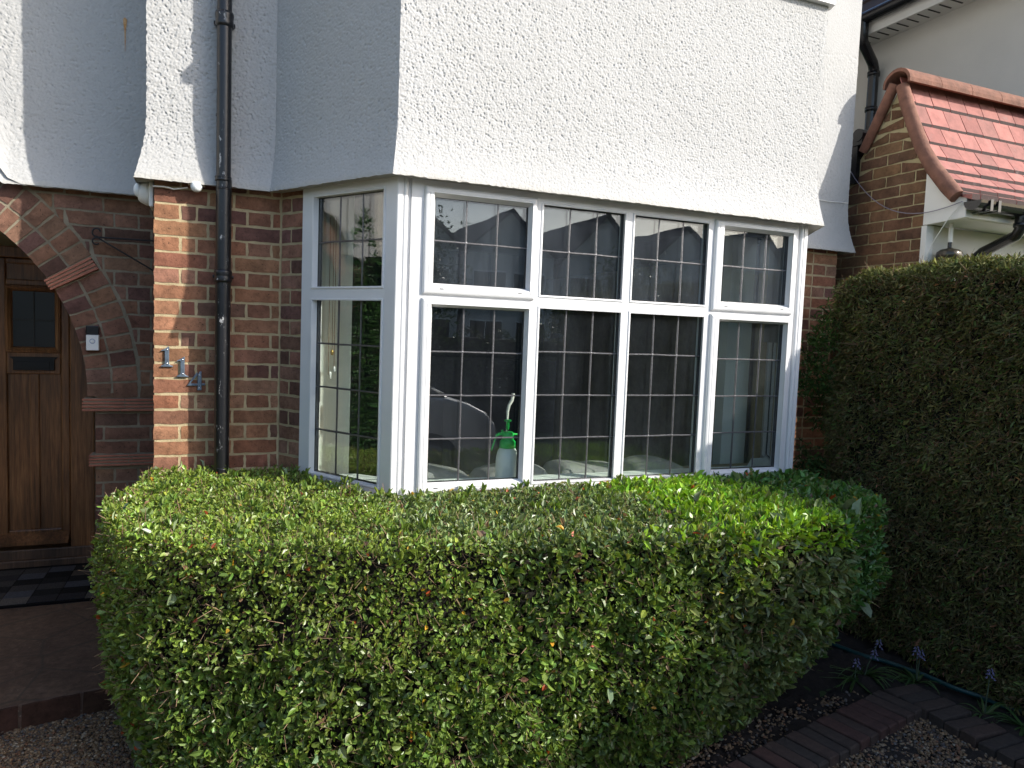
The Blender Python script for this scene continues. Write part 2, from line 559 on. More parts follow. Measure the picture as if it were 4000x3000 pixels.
def brick(mb, pl, quad, col, out=0.0, depth=.012, nu=5, nv=3, jit=.0023):
    """quad: 4 (u,z) corners, ccw; an irregular faced brick standing proud of the mortar"""
    q = np.array(quad, float)
    vs = []
    tilt = rnd.uniform(-.0012, .0012), rnd.uniform(-.0012, .0012)
    w = np.linalg.norm(q[1] - q[0]); nu = max(2, int(w / .028))
    for j in range(nv + 1):
        for i in range(nu + 1):
            s, t_ = i / nu, j / nv
            p = q[0] * (1 - s) * (1 - t_) + q[1] * s * (1 - t_) + q[2] * s * t_ + q[3] * (1 - s) * t_
            edge = (i in (0, nu)) or (j in (0, nv))
            p = p + np.array([rnd.uniform(-jit, jit), rnd.uniform(-jit, jit)])
            o = out + tilt[0] * (s - .5) + tilt[1] * (t_ - .5) + rnd.uniform(-.0006, .0006)
            if edge: o -= .0009 + (.0012 if (i in (0, nu)) and (j in (0, nv)) else 0)
            vs.append(wall_pt(pl, p[0], p[1], o))
    fs = []
    W = nu + 1
    for j in range(nv):
        for i in range(nu):
            fs.append((j * W + i, j * W + i + 1, (j + 1) * W + i + 1, (j + 1) * W + i))
    ring = [i for i in range(nu + 1)] + [j * W + nu for j in range(1, nv + 1)] + \
           [nv * W + i for i in range(nu - 1, -1, -1)] + [j * W for j in range(nv - 1, 0, -1)]
    (ox, oy), (dx, dy), (nx, ny) = pl
    mb.add(vs, fs, col, True)
    rv = [vs[k] for k in ring]
    n = len(rv)
    rv += [(p[0] - depth * nx, p[1] - depth * ny, p[2]) for p in rv]
    mb.add(rv, [(k, n + k, n + (k + 1) % n, (k + 1) % n) for k in range(n)], col, False)


def wall_rows(mb, pl, patA, patB, z0, z1, pal=0, shade=1.0, jh=.0062, zj=ZJ, row0=ROW0):
    for k in range(len(zj) - 1):
        a, b = zj[k] + jh, zj[k + 1] - jh
        if b < z0 or a > z1: continue
        b = min(b, z1)
        for (u0, u1) in (patA if (k + row0) % 2 == 0 else patB):
            brick(mb, pl, [(u0, a), (u1, a), (u1, b), (u0, b)], brick_col(shade, pal))


# brick nosing along the front of the porch slab
sdx = np.array([3.05, .555]); slen = np.linalg.norm(sdx); sdx /= slen
mb = MB(); u = .02
while u < slen - .08:
    w_ = rnd.choice([.105, .215]); w_ = min(w_, slen - u)
    brick(mb, ((-4.2, -.10), tuple(sdx), (sdx[1], -sdx[0])), [(u, -.13), (u + w_, -.13), (u + w_, -.004), (u, -.004)], brick_col(.34, 1), .012, .02)
    u += w_ + .011
mb.build('slab_edge', MAT['brick'], slab)

# main wall, left of the bay
PL_MAIN = ((-1.015, .69), (1, 0), (0, -1))
A_ = [(0, .107), (.119, .178), (.190, .405), (.417, .520), (.531, .564)]
B_ = [(0, .228), (.240, .345), (.357, .562)]
mb = MB(); wall_rows(mb, PL_MAIN, A_, B_, -.15, 2.31)
bw = mb.build('brick_wall', MAT['brick'], house, recalc=True)
mb = MB()
mb.box((-1.012, .6932, -.15), (-.42, .94, 2.33)); mb.box((-1.012, .9402, -.15), (-1.0, 1.222, 2.33))
mb.build('mortar', MAT['mortar'], bw)
# return of the pier (faces the porch)
PL_RET = ((-1.015, 1.25), (0, -1), (-1, 0))
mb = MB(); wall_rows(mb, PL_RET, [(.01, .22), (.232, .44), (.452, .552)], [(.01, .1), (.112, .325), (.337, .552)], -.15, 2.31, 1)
mb.build('brick_wall', MAT['brick'], house)
# canted pier between wall and window
cd_ = np.array((.312, -.492)); cd_ /= np.linalg.norm(cd_)
cn_ = np.array((-.8445, -.5355))
PL_CANTB = ((-.447, .69), tuple(cd_), tuple(cn_))
mb = MB(); wall_rows(mb, PL_CANTB, [(.008, .192)], [(.008, .074), (.086, .192)], -.15, 2.31, 1, 1.25)
bw = mb.build('brick_wall', MAT['brick'], house)
mb = MB()
p = [wall_pt(PL_CANTB, u, 0, o)[:2] for u, o in ((0, -.0032), (.198, -.0032), (.198, -.1), (0, -.1))]
mb.prism(p, -.15, 2.33); mb.build('mortar', MAT['mortar'], bw)
PL_CANTR = ((2.687, .69), (-cd_[0], cd_[1]), (-cn_[0], cn_[1]))
mb = MB(); wall_rows(mb, PL_CANTR, [(.008, .192)], [(.008, .074), (.086, .192)], -.15, 2.31, 1, 1.25)
bw = mb.build('brick_wall', MAT['brick'], house)
mb = MB()
mb.prism([wall_pt(PL_CANTR, u, 0, o)[:2] for u, o in ((0, -.0032), (.198, -.0032), (.198, -.1), (0, -.1))], -.15, 2.33); mb.build('mortar', MAT['mortar'], bw)
# main wall right of the bay
PL_R = ((2.69, .69), (1, 0), (0, -1))
mb = MB()
wall_rows(mb, PL_R, [(0, .10), (.112, .327), (.339, .445), (.457, .545)], [(0, .215), (.227, .33), (.342, .545)], -.15, 2.31, 0)
bw = mb.build('brick_wall', MAT['brick'], house)
mb = MB(); mb.box((2.68, .6932, -.15), (3.233, .93, 2.33)); mb.build('mortar', MAT['mortar'], bw)
# brick side of the house, gable side
mb = MB(); mb.box((3.0, .94, -.15), (3.23, 6, 2.33)); mb.build('side_wall', MAT['mortar'], house)
# bricks under the bay (behind the hedge)
mb = MB()
mb.prism([(-.33, .52), (-.02, .03), (2.26, .03), (2.57, .52), (2.57, .64), (-.33, .64)], -.15, .858)
mb.build('bay_base', MAT['mortar'], house)
mb = MB(); PLF = ((-.02, .028), (1, 0), (0, -1))
fl = []
u = 0
while u < 2.2: fl.append((u, u + .213)); u += .225
wall_rows(mb, PLF, fl, [(a + .11, b + .11) for a, b in fl[:-1]], -.15, .85, 0)
mb.build('brick_wall', MAT['brick'], house)
# brown tile sill under the bay window
mb = MB()
mb.prism([(-.36, .50), (-.075, -.10), (2.315, -.10), (2.63, .50), (2.5, .55), (2.23, .06), (.01, .06), (-.26, .55)], .862, .898)
mb.build('tile_sill', MAT['tilered'], house, bevel=.006)

# ---- porch arch wall (plane Y = 1.22)
PL_ARCH = ((0, 1.22), (1, 0), (0, -1))
CX, CZ, RI, RO = -2.441, 1.258, 1.070, 1.315
mb = MB()
for k in range(len(ZJ) - 1):
    a, b = ZJ[k] + .0055, ZJ[k + 1] - .0055
    if b < -.15 or a > 2.62: continue
    cuts = []
    row = k + ROW0
    for side in (1, -1):
        # brick ends measured from the pier side
        ends = []
        x = -1.02 if side == 1 else -3.95
        seq = ([.045, .215, .105] if row % 2 else [.105, .215, .10])
        i = 0
        while len(ends) < 12:
            wdt = seq[i % 3] if i < 1 else rnd.choice([.213, .103, .213])
            ends.append((x - wdt, x) if side == 1 else (x, x + wdt)); x -= side * (wdt + .011); i += 1

        def lim(z):
            if z > CZ - .02:
                dz = z - CZ
                return math.sqrt(max(0, (RO + .010) ** 2 - dz * dz)) if dz < RO else 0.0
            return 1.107                      # jamb
        la, lb = lim(a), lim(b)
        for (x0, x1) in ends:
            if 1.160 - .006 < (a + b) / 2 < 1.238: continue
            if .862 < (a + b) / 2 < .935: continue
            if side == 1:
                ea, eb = CX + la, CX + lb
                if x1 <= min(ea, eb) + .015: continue
                q = [(min(max(x0, ea), x1 - .006), a), (x1, a), (x1, b), (min(max(x0, eb), x1 - .006), b)]
            else:
                ea, eb = CX - la, CX - lb
                if x0 >= max(ea, eb) - .015: continue
                q = [(x0, a), (max(min(x1, ea), x0 + .006), a), (max(min(x1, eb), x0 + .006), b), (x0, b)]
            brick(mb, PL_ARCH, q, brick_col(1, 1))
aw = mb.build('arch_wall', MAT['brick'], house)


def pol(r, deg): return (CX + r * math.cos(math.radians(deg)), CZ + r * math.sin(math.radians(deg)))


mb = MB()
segs = []
for (r0, r1, off) in ((RI, 1.180, 0), (1.192, RO - .008, .45)):
    for lo, hi, n in ((-1.15, 29.9, 8), (33.3, 146.7, 30), (150.1, 181.15, 8)):
        st = (hi - lo) / n
        for i in range(n):
            a0, a1 = lo + st * i, lo + st * (i + 1)
            g = .28
            q = [pol(r1, a0 + g), pol(r1, a1 - g), pol(r0, a1 - g), pol(r0, a0 + g)]
            q = [q[3], q[0], q[1], q[2]]
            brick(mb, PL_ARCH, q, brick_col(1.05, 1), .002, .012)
mb.build('arch_ring', MAT['brick'], aw)
# mortar body with arch opening
mb = MB()
N = 48
outer = []
inner = [(CX + RI * math.cos(PI * i / N), CZ + RI * math.sin(PI * i / N)) for i in range(N + 1)]
inner = [(CX + 1.107, -.15), (CX + 1.107, 1.23)] + inner + [(CX - 1.107, 1.23), (CX - 1.107, -.15)]
top = []
for (x, z) in inner:
    top.append((x, 2.66))
xs_r = -1.0; xs_l = -4.1
YF, YB = 1.2235, 1.45


def face_strip(y):
    fs = []
    # right pier, left pier, and over-arch quads
    return fs


for y in (YF, YB):
    mb.add([(CX + 1.107, y, -.15), (xs_r, y, -.15), (xs_r, y, CZ), (CX + 1.107, y, CZ)], [(0, 1, 2, 3)])
    mb.add([(CX - 1.107, y, -.15), (xs_l, y, -.15), (xs_l, y, CZ), (CX - 1.107, y, CZ)], [(0, 1, 2, 3)])
    mb.add([(CX + RI, y, CZ), (CX + 1.45, y, CZ), (CX + 1.45, y, 2.66), (xs_r, y, 2.66), (xs_r, y, CZ)], [(1, 4, 3, 2)])
    mb.add([(xs_l, y, CZ), (CX - 1.5, y, CZ), (CX - 1.5, y, 2.66), (xs_l, y, 2.66)], [(0, 1, 2, 3)])
    for i in range(N):
        a0, a1 = PI * i / N, PI * (i + 1) / N

        def edge(a):
            c, s = math.cos(a), math.sin(a)
            lim_ = 1e9
            if c > 1e-6: lim_ = min(lim_, 1.45 / c)
            if c < -1e-6: lim_ = min(lim_, 1.5 / -c)
            if s > 1e-6: lim_ = min(lim_, (2.66 - CZ) / s)
            return (CX + lim_ * c, CZ + lim_ * s)
        p0, p1 = edge(a0), edge(a1)
        i0 = (CX + RI * math.cos(a0), CZ + RI * math.sin(a0)); i1 = (CX + RI * math.cos(a1), CZ + RI * math.sin(a1))
        mb.add([(i0[0], y, i0[1]), (p0[0], y, p0[1]), (p1[0], y, p1[1]), (i1[0], y, i1[1])], [(0, 1, 2, 3)])
for i in range(N):
    a0, a1 = PI * i / N, PI * (i + 1) / N
    i0 = (CX + RI * math.cos(a0), CZ + RI * math.sin(a0)); i1 = (CX + RI * math.cos(a1), CZ + RI * math.sin(a1))
    mb.add([(i0[0], YF, i0[1]), (i1[0], YF, i1[1]), (i1[0], YB, i1[1]), (i0[0], YB, i0[1])], [(0, 1, 2, 3)])
for x in (CX + 1.107, CX - 1.107):
    mb.add([(x, YF, -.15), (x, YB, -.15), (x, YB, CZ), (x, YF, CZ)], [(0, 1, 2, 3)])
mb.build('mortar', MAT['mortar_old'], aw, recalc=False)


def tile_stack(mb, pts, n, out, along):
    pass


# terracotta bands at the springing and below
for (z0, z1, xl) in ((1.160, 1.233, -1.391), (.866, .932, -1.361)):
    mb = MB()
    n = 4; st = (z1 - z0) / n
    for i in range(n):
        x = xl
        while x < -1.02:
            ln = min(rnd.uniform(.16, .21), -1.0 - x)
            o = .030 + rnd.uniform(-.002, .002)
            mb.box((x, 1.22 - o, z0 + st * i + .0035), (x + ln - .003, 1.30, z0 + st * (i + 1) - .0035))
            x += ln
    tb = mb.build('tile_band', MAT['tilered'], house, bevel=.0015)
    mb = MB(); mb.box((xl + .005, 1.1965, z0 + .003), (-1.01, 1.29, z1 - .003)); mb.build('band_mortar', MAT['mortar_old'], tb)
for s_, base in ((1, 29.95), (-1, 150.05)):
    mb = MB()
    for i in range(4):
        a0 = base + s_ * (i * .84 + .08); a1 = base + s_ * (i * .84 + .68)
        pts = [pol(1.056, a0), pol(1.302, a0), pol(1.302, a1), pol(1.056, a1)]
        mb.extrude([(x, 1.188, z) for x, z in pts], (0, .1, 0))
    tb = mb.build('tile_band', MAT['tilered'], house, bevel=.0015)
    mb = MB()
    pts = [pol(1.06, base + s_ * .1), pol(1.298, base + s_ * .1), pol(1.298, base + s_ * 3.2), pol(1.06, base + s_ * 3.2)]
    mb.extrude([(x, 1.1945, z) for x, z in pts], (0, .08, 0))
    mb.build('band_mortar', MAT['mortar_old'], tb)

# porch interior
mb = MB()
mb.box((-1.33, 1.455, -.1), (-1.22, 2.62, 2.75))
mb.box((-3.66, 1.455, -.1), (-3.55, 2.62, 2.75))
mb.box((-3.55, 1.455, 2.66), (-1.33, 2.62, 2.75))
mb.box((-3.55, 2.505, 2.085), (-1.33, 2.62, 2.655))
mb.box((-3.55, 2.505, -.1), (-3.14, 2.62, 2.083))
mb.box((-1.50, 2.505, -.1), (-1.331, 2.62, 2.083))
mb.build('porch_plaster', MAT['cream'], house)

# front door: two boarded leaves in a timber frame
mb = MB()
mb.box((-1.645, 2.36, .06), (-1.505, 2.52, 2.09)); mb.box((-3.13, 2.36, .06), (-2.99, 2.52, 2.09))
mb.box((-2.988, 2.36, 2.02), (-1.647, 2.52, 2.09))
mb.build('door_frame', MAT['wood'], house, bevel=.006)
mb = MB(); mb.box((-3.13, 2.30, 0), (-1.505, 2.52, .058)); mb.box((-3.13, 2.335, .0), (-1.505, 2.355, .12))
mb.build('door_step', MAT['wood_dk'], house, bevel=.008)


def door_leaf(x0, x1):
    # stiles / rails around a glazed light and two boarded panels
    cxm = (x0 + x1) / 2
    mb = MB()
    y0, y1 = 2.40, 2.45
    us = [x0, x0 + .05, cxm - .028, cxm + .028, x1 - .05, x1]
    mb.box((us[0], y0, .145), (us[1], y1, 2.018)); mb.box((us[4], y0, .145), (us[5], y1, 2.018))
    mb.box((us[1], y0, 1.845), (us[4], y1, 1.885)); mb.box((us[1], y0, 1.272), (us[4], y1, 1.415))
    mb.box((us[1], y0, .145), (us[4], y1, .235)); mb.box((us[2], y0, .2352), (us[3], y1, 1.2718))
    mb.box((us[1], y0, 1.985), (us[4], y1, 2.018))
    mb.box((us[1] - .001, y0 + .018, .2), (us[4] + .001, y1 - .008, 1.30))
    mb.box((us[1] - .001, y0 + .018, 1.86), (us[4] + .001, y1 - .008, 2.0))
    d = mb.build('front_door', MAT['wood'], house, bevel=.007)
    mb = MB(); pl = ((x0, y0), (1, 0), (0, -1))
    frame_loop(mb, pl, (.05, x1 - x0 - .05, 1.415, 1.845), [(0, -.01), (0, .012), (.012, .016), (.028, .004), (.036, -.016)])
    mb.build('glazing_bead', MAT['wood'], d)
    mb = MB(); mb.box((x0 + .07, y0 + .014, 1.44), (x1 - .07, y0 + .018, 1.82)); mb.build('door_pane', m_plain('obscured_door_glass', (.012, .012, .013), .35), d)
    mb = MB()
    mb.box((cxm - .004, y0 + .008, 1.45), (cxm + .004, y0 + .0135, 1.81)); mb.box((x0 + .08, y0 + .0085, 1.622), (x1 - .08, y0 + .013, 1.630))
    mb.build('lead_came', m_plain('dull_lead', (.045, .044, .042), .7), d)
    mb = MB(); mb.extrude([(x0 + .005, 2.40, .215), (x0 + .005, 2.345, .165), (x0 + .005, 2.345, .145), (x0 + .005, 2.40, .145)], (x1 - x0 - .01, 0, 0))
    mb.build('weather_bar', MAT['wood'], d)
    return d


def frame_loop(mb, pl, rect, prof, col=None):
    u0, u1, z0, z1 = rect
    rings = []
    for ins, out in prof:
        rings.append([wall_pt(pl, u0 + ins, z0 + ins, out), wall_pt(pl, u1 - ins, z0 + ins, out),
                      wall_pt(pl, u1 - ins, z1 - ins, out), wall_pt(pl, u0 + ins, z1 - ins, out)])
    for a, b in zip(rings[:-1], rings[1:]):
        for k in range(4):
            k2 = (k + 1) % 4
            mb.add([a[k], a[k2], b[k2], b[k]], [(0, 1, 2, 3)], col)


leaf = door_leaf(-2.055, -1.652)
door_leaf(-2.47, -2.067)
mb = MB()
mb.extrude([(-1.985, 2.392, 1.385), (-1.715, 2.392, 1.385), (-1.735, 2.392, 1.367), (-1.735, 2.392, 1.298), (-1.965, 2.392, 1.298), (-1.965, 2.392, 1.367)], (0, -.014, 0))
mb.box((-1.94, 2.372, 1.312), (-1.76, 2.38, 1.355))
mb.build('letter_plate', MAT['black'], leaf, bevel=.002)

# doormat
mb = MB()
mb.box((-2.9, 1.585, .001), (-1.30, 2.30, .012), (.006, .006, .007))
cols = [(.105, .095, .088), (.05, .047, .047), (.014, .014, .015), (.085, .07, .06), (.032, .031, .034), (.065, .067, .08), (.02, .02, .021)]
ny, nx = 6, 11
for j in range(ny):
    for i in range(nx):
        x0 = -2.88 + i * .143; y0 = 1.605 + j * .108
        mb.box((x0 + .002, y0 + .002, .0125), (x0 + .140, y0 + .105, .0165), cols[(i * 2 + j * 3 + rnd.randint(0, 2)) % 7])
tag(mb.build('doormat', MAT['mat']), 'chequered grey and black doormat lying in front of the wooden door', 'doormat')

# ---- rendered upper walls (bellcast at the bottom), pebble-dashed
PATH = [(-4.3, 1.205), (-1.045, 1.205), (-1.045, .675), (-.478, .675), (-.035, -.05), (2.275, -.05), (2.718, .675), (3.285, .675), (3.285, 6.0)]
ZB, ZT = 2.300, 3.62


def miters(path):
    out = []
    n = len(path)
    nr = []
    for a, b in zip(path[:-1], path[1:]):
        d = np.array(b) - np.array(a); d /= np.linalg.norm(d); nr.append(np.array((d[1], -d[0])))
    for i in range(n):
        if i == 0: out.append(nr[0])
        elif i == n - 1: out.append(nr[-1])
        else:
            m = nr[i - 1] + nr[i]; m /= np.linalg.norm(m); out.append(m / (m @ nr[i]))
    return out, nr


MIT, NRM = miters(PATH)


def flare(h):
    t_ = np.clip(1 - h / .34, 0, 1)
    return .050 * t_ ** 2.1


def zbot_of(x):
    dx = np.abs(x - CX)
    zz = CZ + np.sqrt(np.clip(1.335 ** 2 - dx * dx, 0, None))
    k = np.clip((.765 - dx) / .05, 0, 1); k = k * k * (3 - 2 * k)
    return (ZB - .003) * (1 - k) + np.maximum(zz, ZB - .003) * k


def render_seg(i, step, amp, cell, smoothing=0.45):
    a, b = np.array(PATH[i]), np.array(PATH[i + 1])
    L = np.linalg.norm(b - a)
    nu = max(2, int(L / step)); nv = int((ZT - ZB) / step)
    s = np.linspace(0, 1, nu + 1); tt = np.linspace(0, 1, nv + 1)
    S, T = np.meshgrid(s, tt)
    px = a[0] + (b[0] - a[0]) * S; py = a[1] + (b[1] - a[1]) * S
    zb = np.full_like(S, ZB)
    if i == 0: zb = zbot_of(px)
    Z = zb + (ZT - zb) * T
    h = Z - zb
    ma, mbv = np.array(MIT[i]), np.array(MIT[i + 1])
    mx = ma[0] * (1 - S) + mbv[0] * S; my = ma[1] * (1 - S) + mbv[1] * S
    o = flare(h)
    U = S * L + i * 37.7
    d = blobs(U, Z, cell, 5 + i) * .75 + blobs(U + 3.3, Z * .93, cell * .62, 25 + i) * .35
    d += (vnoise(U / cell * .5, Z / cell * .5, 9) - .5) * .45 + (vnoise(U * 3.1, Z * 3.1, 19) - .5) * .5
    pit = blobs(U + 9.1, Z, cell * 1.6, 77 + i)
    d -= np.clip(pit - .62, 0, 1) * 3.6
    fade = smoothing + (1 - smoothing) * np.clip((h - .02) / .17, 0, 1)
    sa = np.minimum(np.minimum(S, 1 - S) * L / .02, 1)       # calm at the corners so that walls join
    sa = .45 + .55 * sa
    dd = amp * d * fade * sa
    wob = (vnoise(U * 2.1, Z * 2.1, 3) - .5) * .006 * np.minimum(np.minimum(S, 1 - S) * L / .2, 1)
    # ragged lower edge
    rag = (vnoise(U * 60, U * 0 + 1.5, 4) - .5) * .006
    Z = Z + np.where(h < .02, rag, 0)
    edge0 = np.where(S == 0, 1.0, np.where(S == 1, 1.0, 0.0))
    if True:
        # shared corner columns: displacement depends on z only
        dc = amp * (vnoise(Z * 95, Z * 0 + .5, 3) - .4) * 1.3
        dd = np.where(edge0 > 0, dc, dd); wob = np.where(edge0 > 0, 0, wob)
    X = px + mx * (o + dd + wob); Y = py + my * (o + dd + wob)
    V = np.stack([X.ravel(), Y.ravel(), Z.ravel()], 1)
    aidx = np.arange((nu + 1) * (nv + 1)).reshape(nv + 1, nu + 1)
    Q = np.stack([aidx[:-1, :-1].ravel(), aidx[:-1, 1:].ravel(), aidx[1:, 1:].ravel(), aidx[1:, :-1].ravel()], 1)
    return V, Q


SEGP = {0: (.0045, .0032, .009), 1: (.012, .0022, .013), 2: (.0036, .0042, .0085), 3: (.0038, .0030, .0085), 4: (.0030, .0034, .0074),
        5: (.02, .003, .013), 6: (.005, .0022, .0105), 7: (.05, .002, .013)}
Vs, Qs, nb = [], [], 0
for i in range(8):
    st, am, ce = SEGP[i]
    V, Q = render_seg(i, st, am, ce)
    Vs.append(V); Qs.append(Q + nb); nb += len(V)
up = fast_mesh('rendered_wall', np.concatenate(Vs), np.concatenate(Qs), MAT['render'], house, smooth=True)
# underside of the bellcast and the wall above the frame
mb = MB()
tips = [np.array(p) + np.array(m) * .0485 for p, m in zip(PATH, MIT)]
ins = [np.array(p) - np.array(m) * .14 for p, m in zip(PATH, MIT)]
for i in range(1, 8):
    a, b, c, d = tips[i], tips[i + 1], ins[i + 1], ins[i]
    mb.add([(a[0], a[1], ZB + .004), (b[0], b[1], ZB + .004), (c[0], c[1], ZB + .014), (d[0], d[1], ZB + .014)], [(0, 1, 2, 3)])
n = 60
for k in range(n):
    x0 = -4.3 + (3.255) * k / n; x1 = -4.3 + 3.255 * (k + 1) / n
    za, zb_ = float(zbot_of(np.array(x0))), float(zbot_of(np.array(x1)))
    mb.add([(x0, 1.15, za + .004), (x1, 1.15, zb_ + .004), (x1, 1.30, zb_ + .012), (x0, 1.30, za + .012)], [(0, 1, 2, 3)])
mb.build('soffit', MAT['render'], up, recalc=False)
mb = MB()
for i in range(8):
    a, b = PATH[i], PATH[i + 1]
    mb.add([(a[0], a[1], ZT), (b[0], b[1], ZT), (b[0], b[1], 5.3), (a[0], a[1], 5.3)], [(0, 1, 2, 3)])
mb.build('upper_wall', MAT['render'], house, recalc=False)
mb = MB()
mb.prism([(-.075, .06), (-.075, -.02), (-.05, -.085), (2.29, -.085), (2.315, -.02), (2.315, .06)], 3.462, 3.505)
mb.build('upper_sill', MAT['upvc'], house, bevel=.006)
mb = MB(); mb.box((.0, -.075, 3.507), (2.24, -.052, 4.75)); mb.build('upper_window', MAT['upvc'], house)
for k in range(4):
    mb = MB(); mb.box((.06 + k * .54, -.079, 3.57), (.54 + k * .54, -.0755, 4.69)); mb.build('upper_pane', MAT['darkglass'], house)
mb = MB()
mb.extrude([(-4.6, .3, 5.3), (-4.6, 3.4, 8.0), (-4.6, 6.5, 5.3)], (8.1, 0, 0))
mb.build('roof', MAT['darkroof'], house)
mb = MB()
mb.box((-4.3, 5.9, -.1), (3.2, 6.0, 5.3)); mb.box((-4.3, 1.3, -.1), (-4.2, 5.9, 5.3))
mb.build('rear_wall', MAT['farwall'], house)
# rust stain on the render (a real run of rust below an old fixing)
mb = MB()
pts = [(-1.191, 3.205), (-1.182, 3.195), (-1.184, 3.17), (-1.188, 3.14), (-1.189, 3.08), (-1.191, 3.03), (-1.1925, 3.08), (-1.194, 3.14), (-1.198, 3.17), (-1.200, 3.195)]
t = NT('rust_run'); t.bsdf(t.ramp(t.noise(60, 4), [(.3, (.46, .21, .06)), (.7, (.62, .42, .22))]), .9)
rust = MB(); rust.extrude([(x, 1.1995, z) for x, z in pts], (0, .004, 0)); rust.build('rust_stain', t.m, up)

# ================================================================== BAY WINDOW
PL_F = ((0, 0), (1, 0), (0, -1))
PL_L = ((-.341, .528), tuple(cd_), tuple(cn_))
PL_RT = ((2.581, .528), (-cd_[0], cd_[1]), (-cn_[0], cn_[1]))
CLEN = .5826


def grid_frame(mb, pl, us, zs, holes, out, back):
    nu, nz = len(us) - 1, len(zs) - 1
    solid = [[(i, j) not in holes for j in range(nz)] for i in range(nu)]
    for i in range(nu):
        for j in range(nz):
            if not solid[i][j]: continue
            for o, flip in ((out, False), (back, True)):
                q = [wall_pt(pl, us[i], zs[j], o), wall_pt(pl, us[i + 1], zs[j], o), wall_pt(pl, us[i + 1], zs[j + 1], o), wall_pt(pl, us[i], zs[j + 1], o)]
                mb.add(q if not flip else q[::-1], [(0, 1, 2, 3)])
            for (di, dj, e0, e1) in ((-1, 0, (0, 0), (0, 1)), (1, 0, (1, 0), (1, 1)), (0, -1, (0, 0), (1, 0)), (0, 1, (0, 1), (1, 1))):
                a, b = i + di, j + dj
                if 0 <= a < nu and 0 <= b < nz and solid[a][b]: continue
                p0 = (us[i + e0[0]], zs[j + e0[1]]); p1 = (us[i + e1[0]], zs[j + e1[1]])
                mb.add([wall_pt(pl, *p0, out), wall_pt(pl, *p1, out), wall_pt(pl, *p1, back), wall_pt(pl, *p0, back)], [(0, 1, 2, 3)])


mb = MB()
grid_frame(mb, PL_F, [.04, .105, .62, .656, 1.115, 1.150, 1.612, 1.650, 2.165, 2.20], [.908, .940, 1.788, 1.830, 2.268, 2.31],
           {(1, 1), (1, 3), (3, 1), (3, 3), (5, 1), (5, 3), (7, 1), (7, 3)}, .022, -.045)
fr = mb.build('window_frame', MAT['upvc'], house)
for k, pl in enumerate((PL_L, PL_RT)):
    mb = MB()
    grid_frame(mb, pl, [.0, .072, .560, .575], [.908, .935, 1.788, 1.832, 2.272, 2.322], {(1, 1), (1, 3)}, .022, -.045)
    mb.build('window_frame', MAT['upvc'], house)
# corner posts
post = [(-.0545, .032), (-.024, -.024), (-.020, -.0265), (.001, -.0265), (.003, -.022), (.008, -.0265), (.014, -.028), (.020, -.0265), (.025, -.021),
        (.026, -.010), (.0395, -.010), (.0395, .045), (-.02, .065)]
for mir in (False, True):
    mb = MB()
    mb.prism([((2.24 - x) if mir else x, y) for x, y in post], .900, 2.312)
    mb.build('corner_post', MAT['upvc'], house)


def lead_grid(mb, pl, rect, nv, nh, out=.0025, w=.0037):
    u0, u1, z0, z1 = rect
    us = [u0 + (u1 - u0) * (i + 1) / (nv + 1) for i in range(nv)]
    zs = [z0 + (z1 - z0) * (i + 1) / (nh + 1) for i in range(nh)]
    prof = [(-w, .0003), (-w * .55, .0022), (w * .55, .0022), (w, .0003)]
    for side in (1, -1):
        for u in us:
            jj = [rnd.uniform(-.0012, .0012) for _ in range(6)]
            for k in range(5):
                za, zb = z0 + (z1 - z0) * k / 5, z0 + (z1 - z0) * (k + 1) / 5
                q = []
                for (zz, j) in ((za, jj[k]), (zb, jj[k + 1])):
                    q.append([wall_pt(pl, u + j + a, zz, side * b if side > 0 else -.004 - b) for a, b in prof])
                for m in range(3): mb.add([q[0][m], q[0][m + 1], q[1][m + 1], q[1][m]], [(0, 1, 2, 3)], None, True)
        for z in zs:
            jj = [rnd.uniform(-.0012, .0012) for _ in range(6)]
            for k in range(5):
                ua, ub = u0 + (u1 - u0) * k / 5, u0 + (u1 - u0) * (k + 1) / 5
                q = []
                for (uu, j) in ((ua, jj[k]), (ub, jj[k + 1])):
                    q.append([wall_pt(pl, uu, z + j + a, (b + .0006) if side > 0 else -.0046 - b) for a, b in prof])
                for m in range(3): mb.add([q[0][m], q[0][m + 1], q[1][m + 1], q[1][m]], [(0, 1, 2, 3)], None, True)
    for u in us:
        for z in zs:      # solder joints
            r = rnd.uniform(.0055, .0075)
            vs = [wall_pt(pl, u, z, .0045)] + [wall_pt(pl, u + r * math.cos(k * PI / 4), z + r * math.sin(k * PI / 4), .0012) for k in range(8)]
            mb.add(vs, [(0, 1 + k, 1 + (k + 1) % 8) for k in range(8)], None, True)


def glazing(parent, pl, rect, nh, back=True):
    u0, u1, z0, z1 = rect
    mb = MB()
    e = .004
    mb.add([wall_pt(pl, u0 - e, z0 - e, 0), wall_pt(pl, u1 + e, z0 - e, 0), wall_pt(pl, u1 + e, z1 + e, 0), wall_pt(pl, u0 - e, z1 + e, 0)], [(0, 1, 2, 3)])
    mb.add([wall_pt(pl, u0 - e, z0 - e, -.022), wall_pt(pl, u1 + e, z0 - e, -.022), wall_pt(pl, u1 + e, z1 + e, -.022), wall_pt(pl, u0 - e, z1 + e, -.022)], [(0, 1, 2, 3)])
    mb.build('pane', MAT['glass_side' if pl is not PL_F else ('glass_dusty' if nh == 1 else 'glass')], parent, recalc=False)
    mb = MB(); lead_grid(mb, pl, (u0, u1, z0, z1), 2, nh)
    mb.build('lead_came', MAT['lead'], parent, recalc=False)
    mb = MB()
    frame_loop(mb, pl, (u0 - .001, u1 + .001, z0 - .001, z1 + .001), [(0, .003), (.0024, .002), (.0028, -.021), (-.004, -.026)])
    mb.build('gasket', MAT['gasket'], parent)


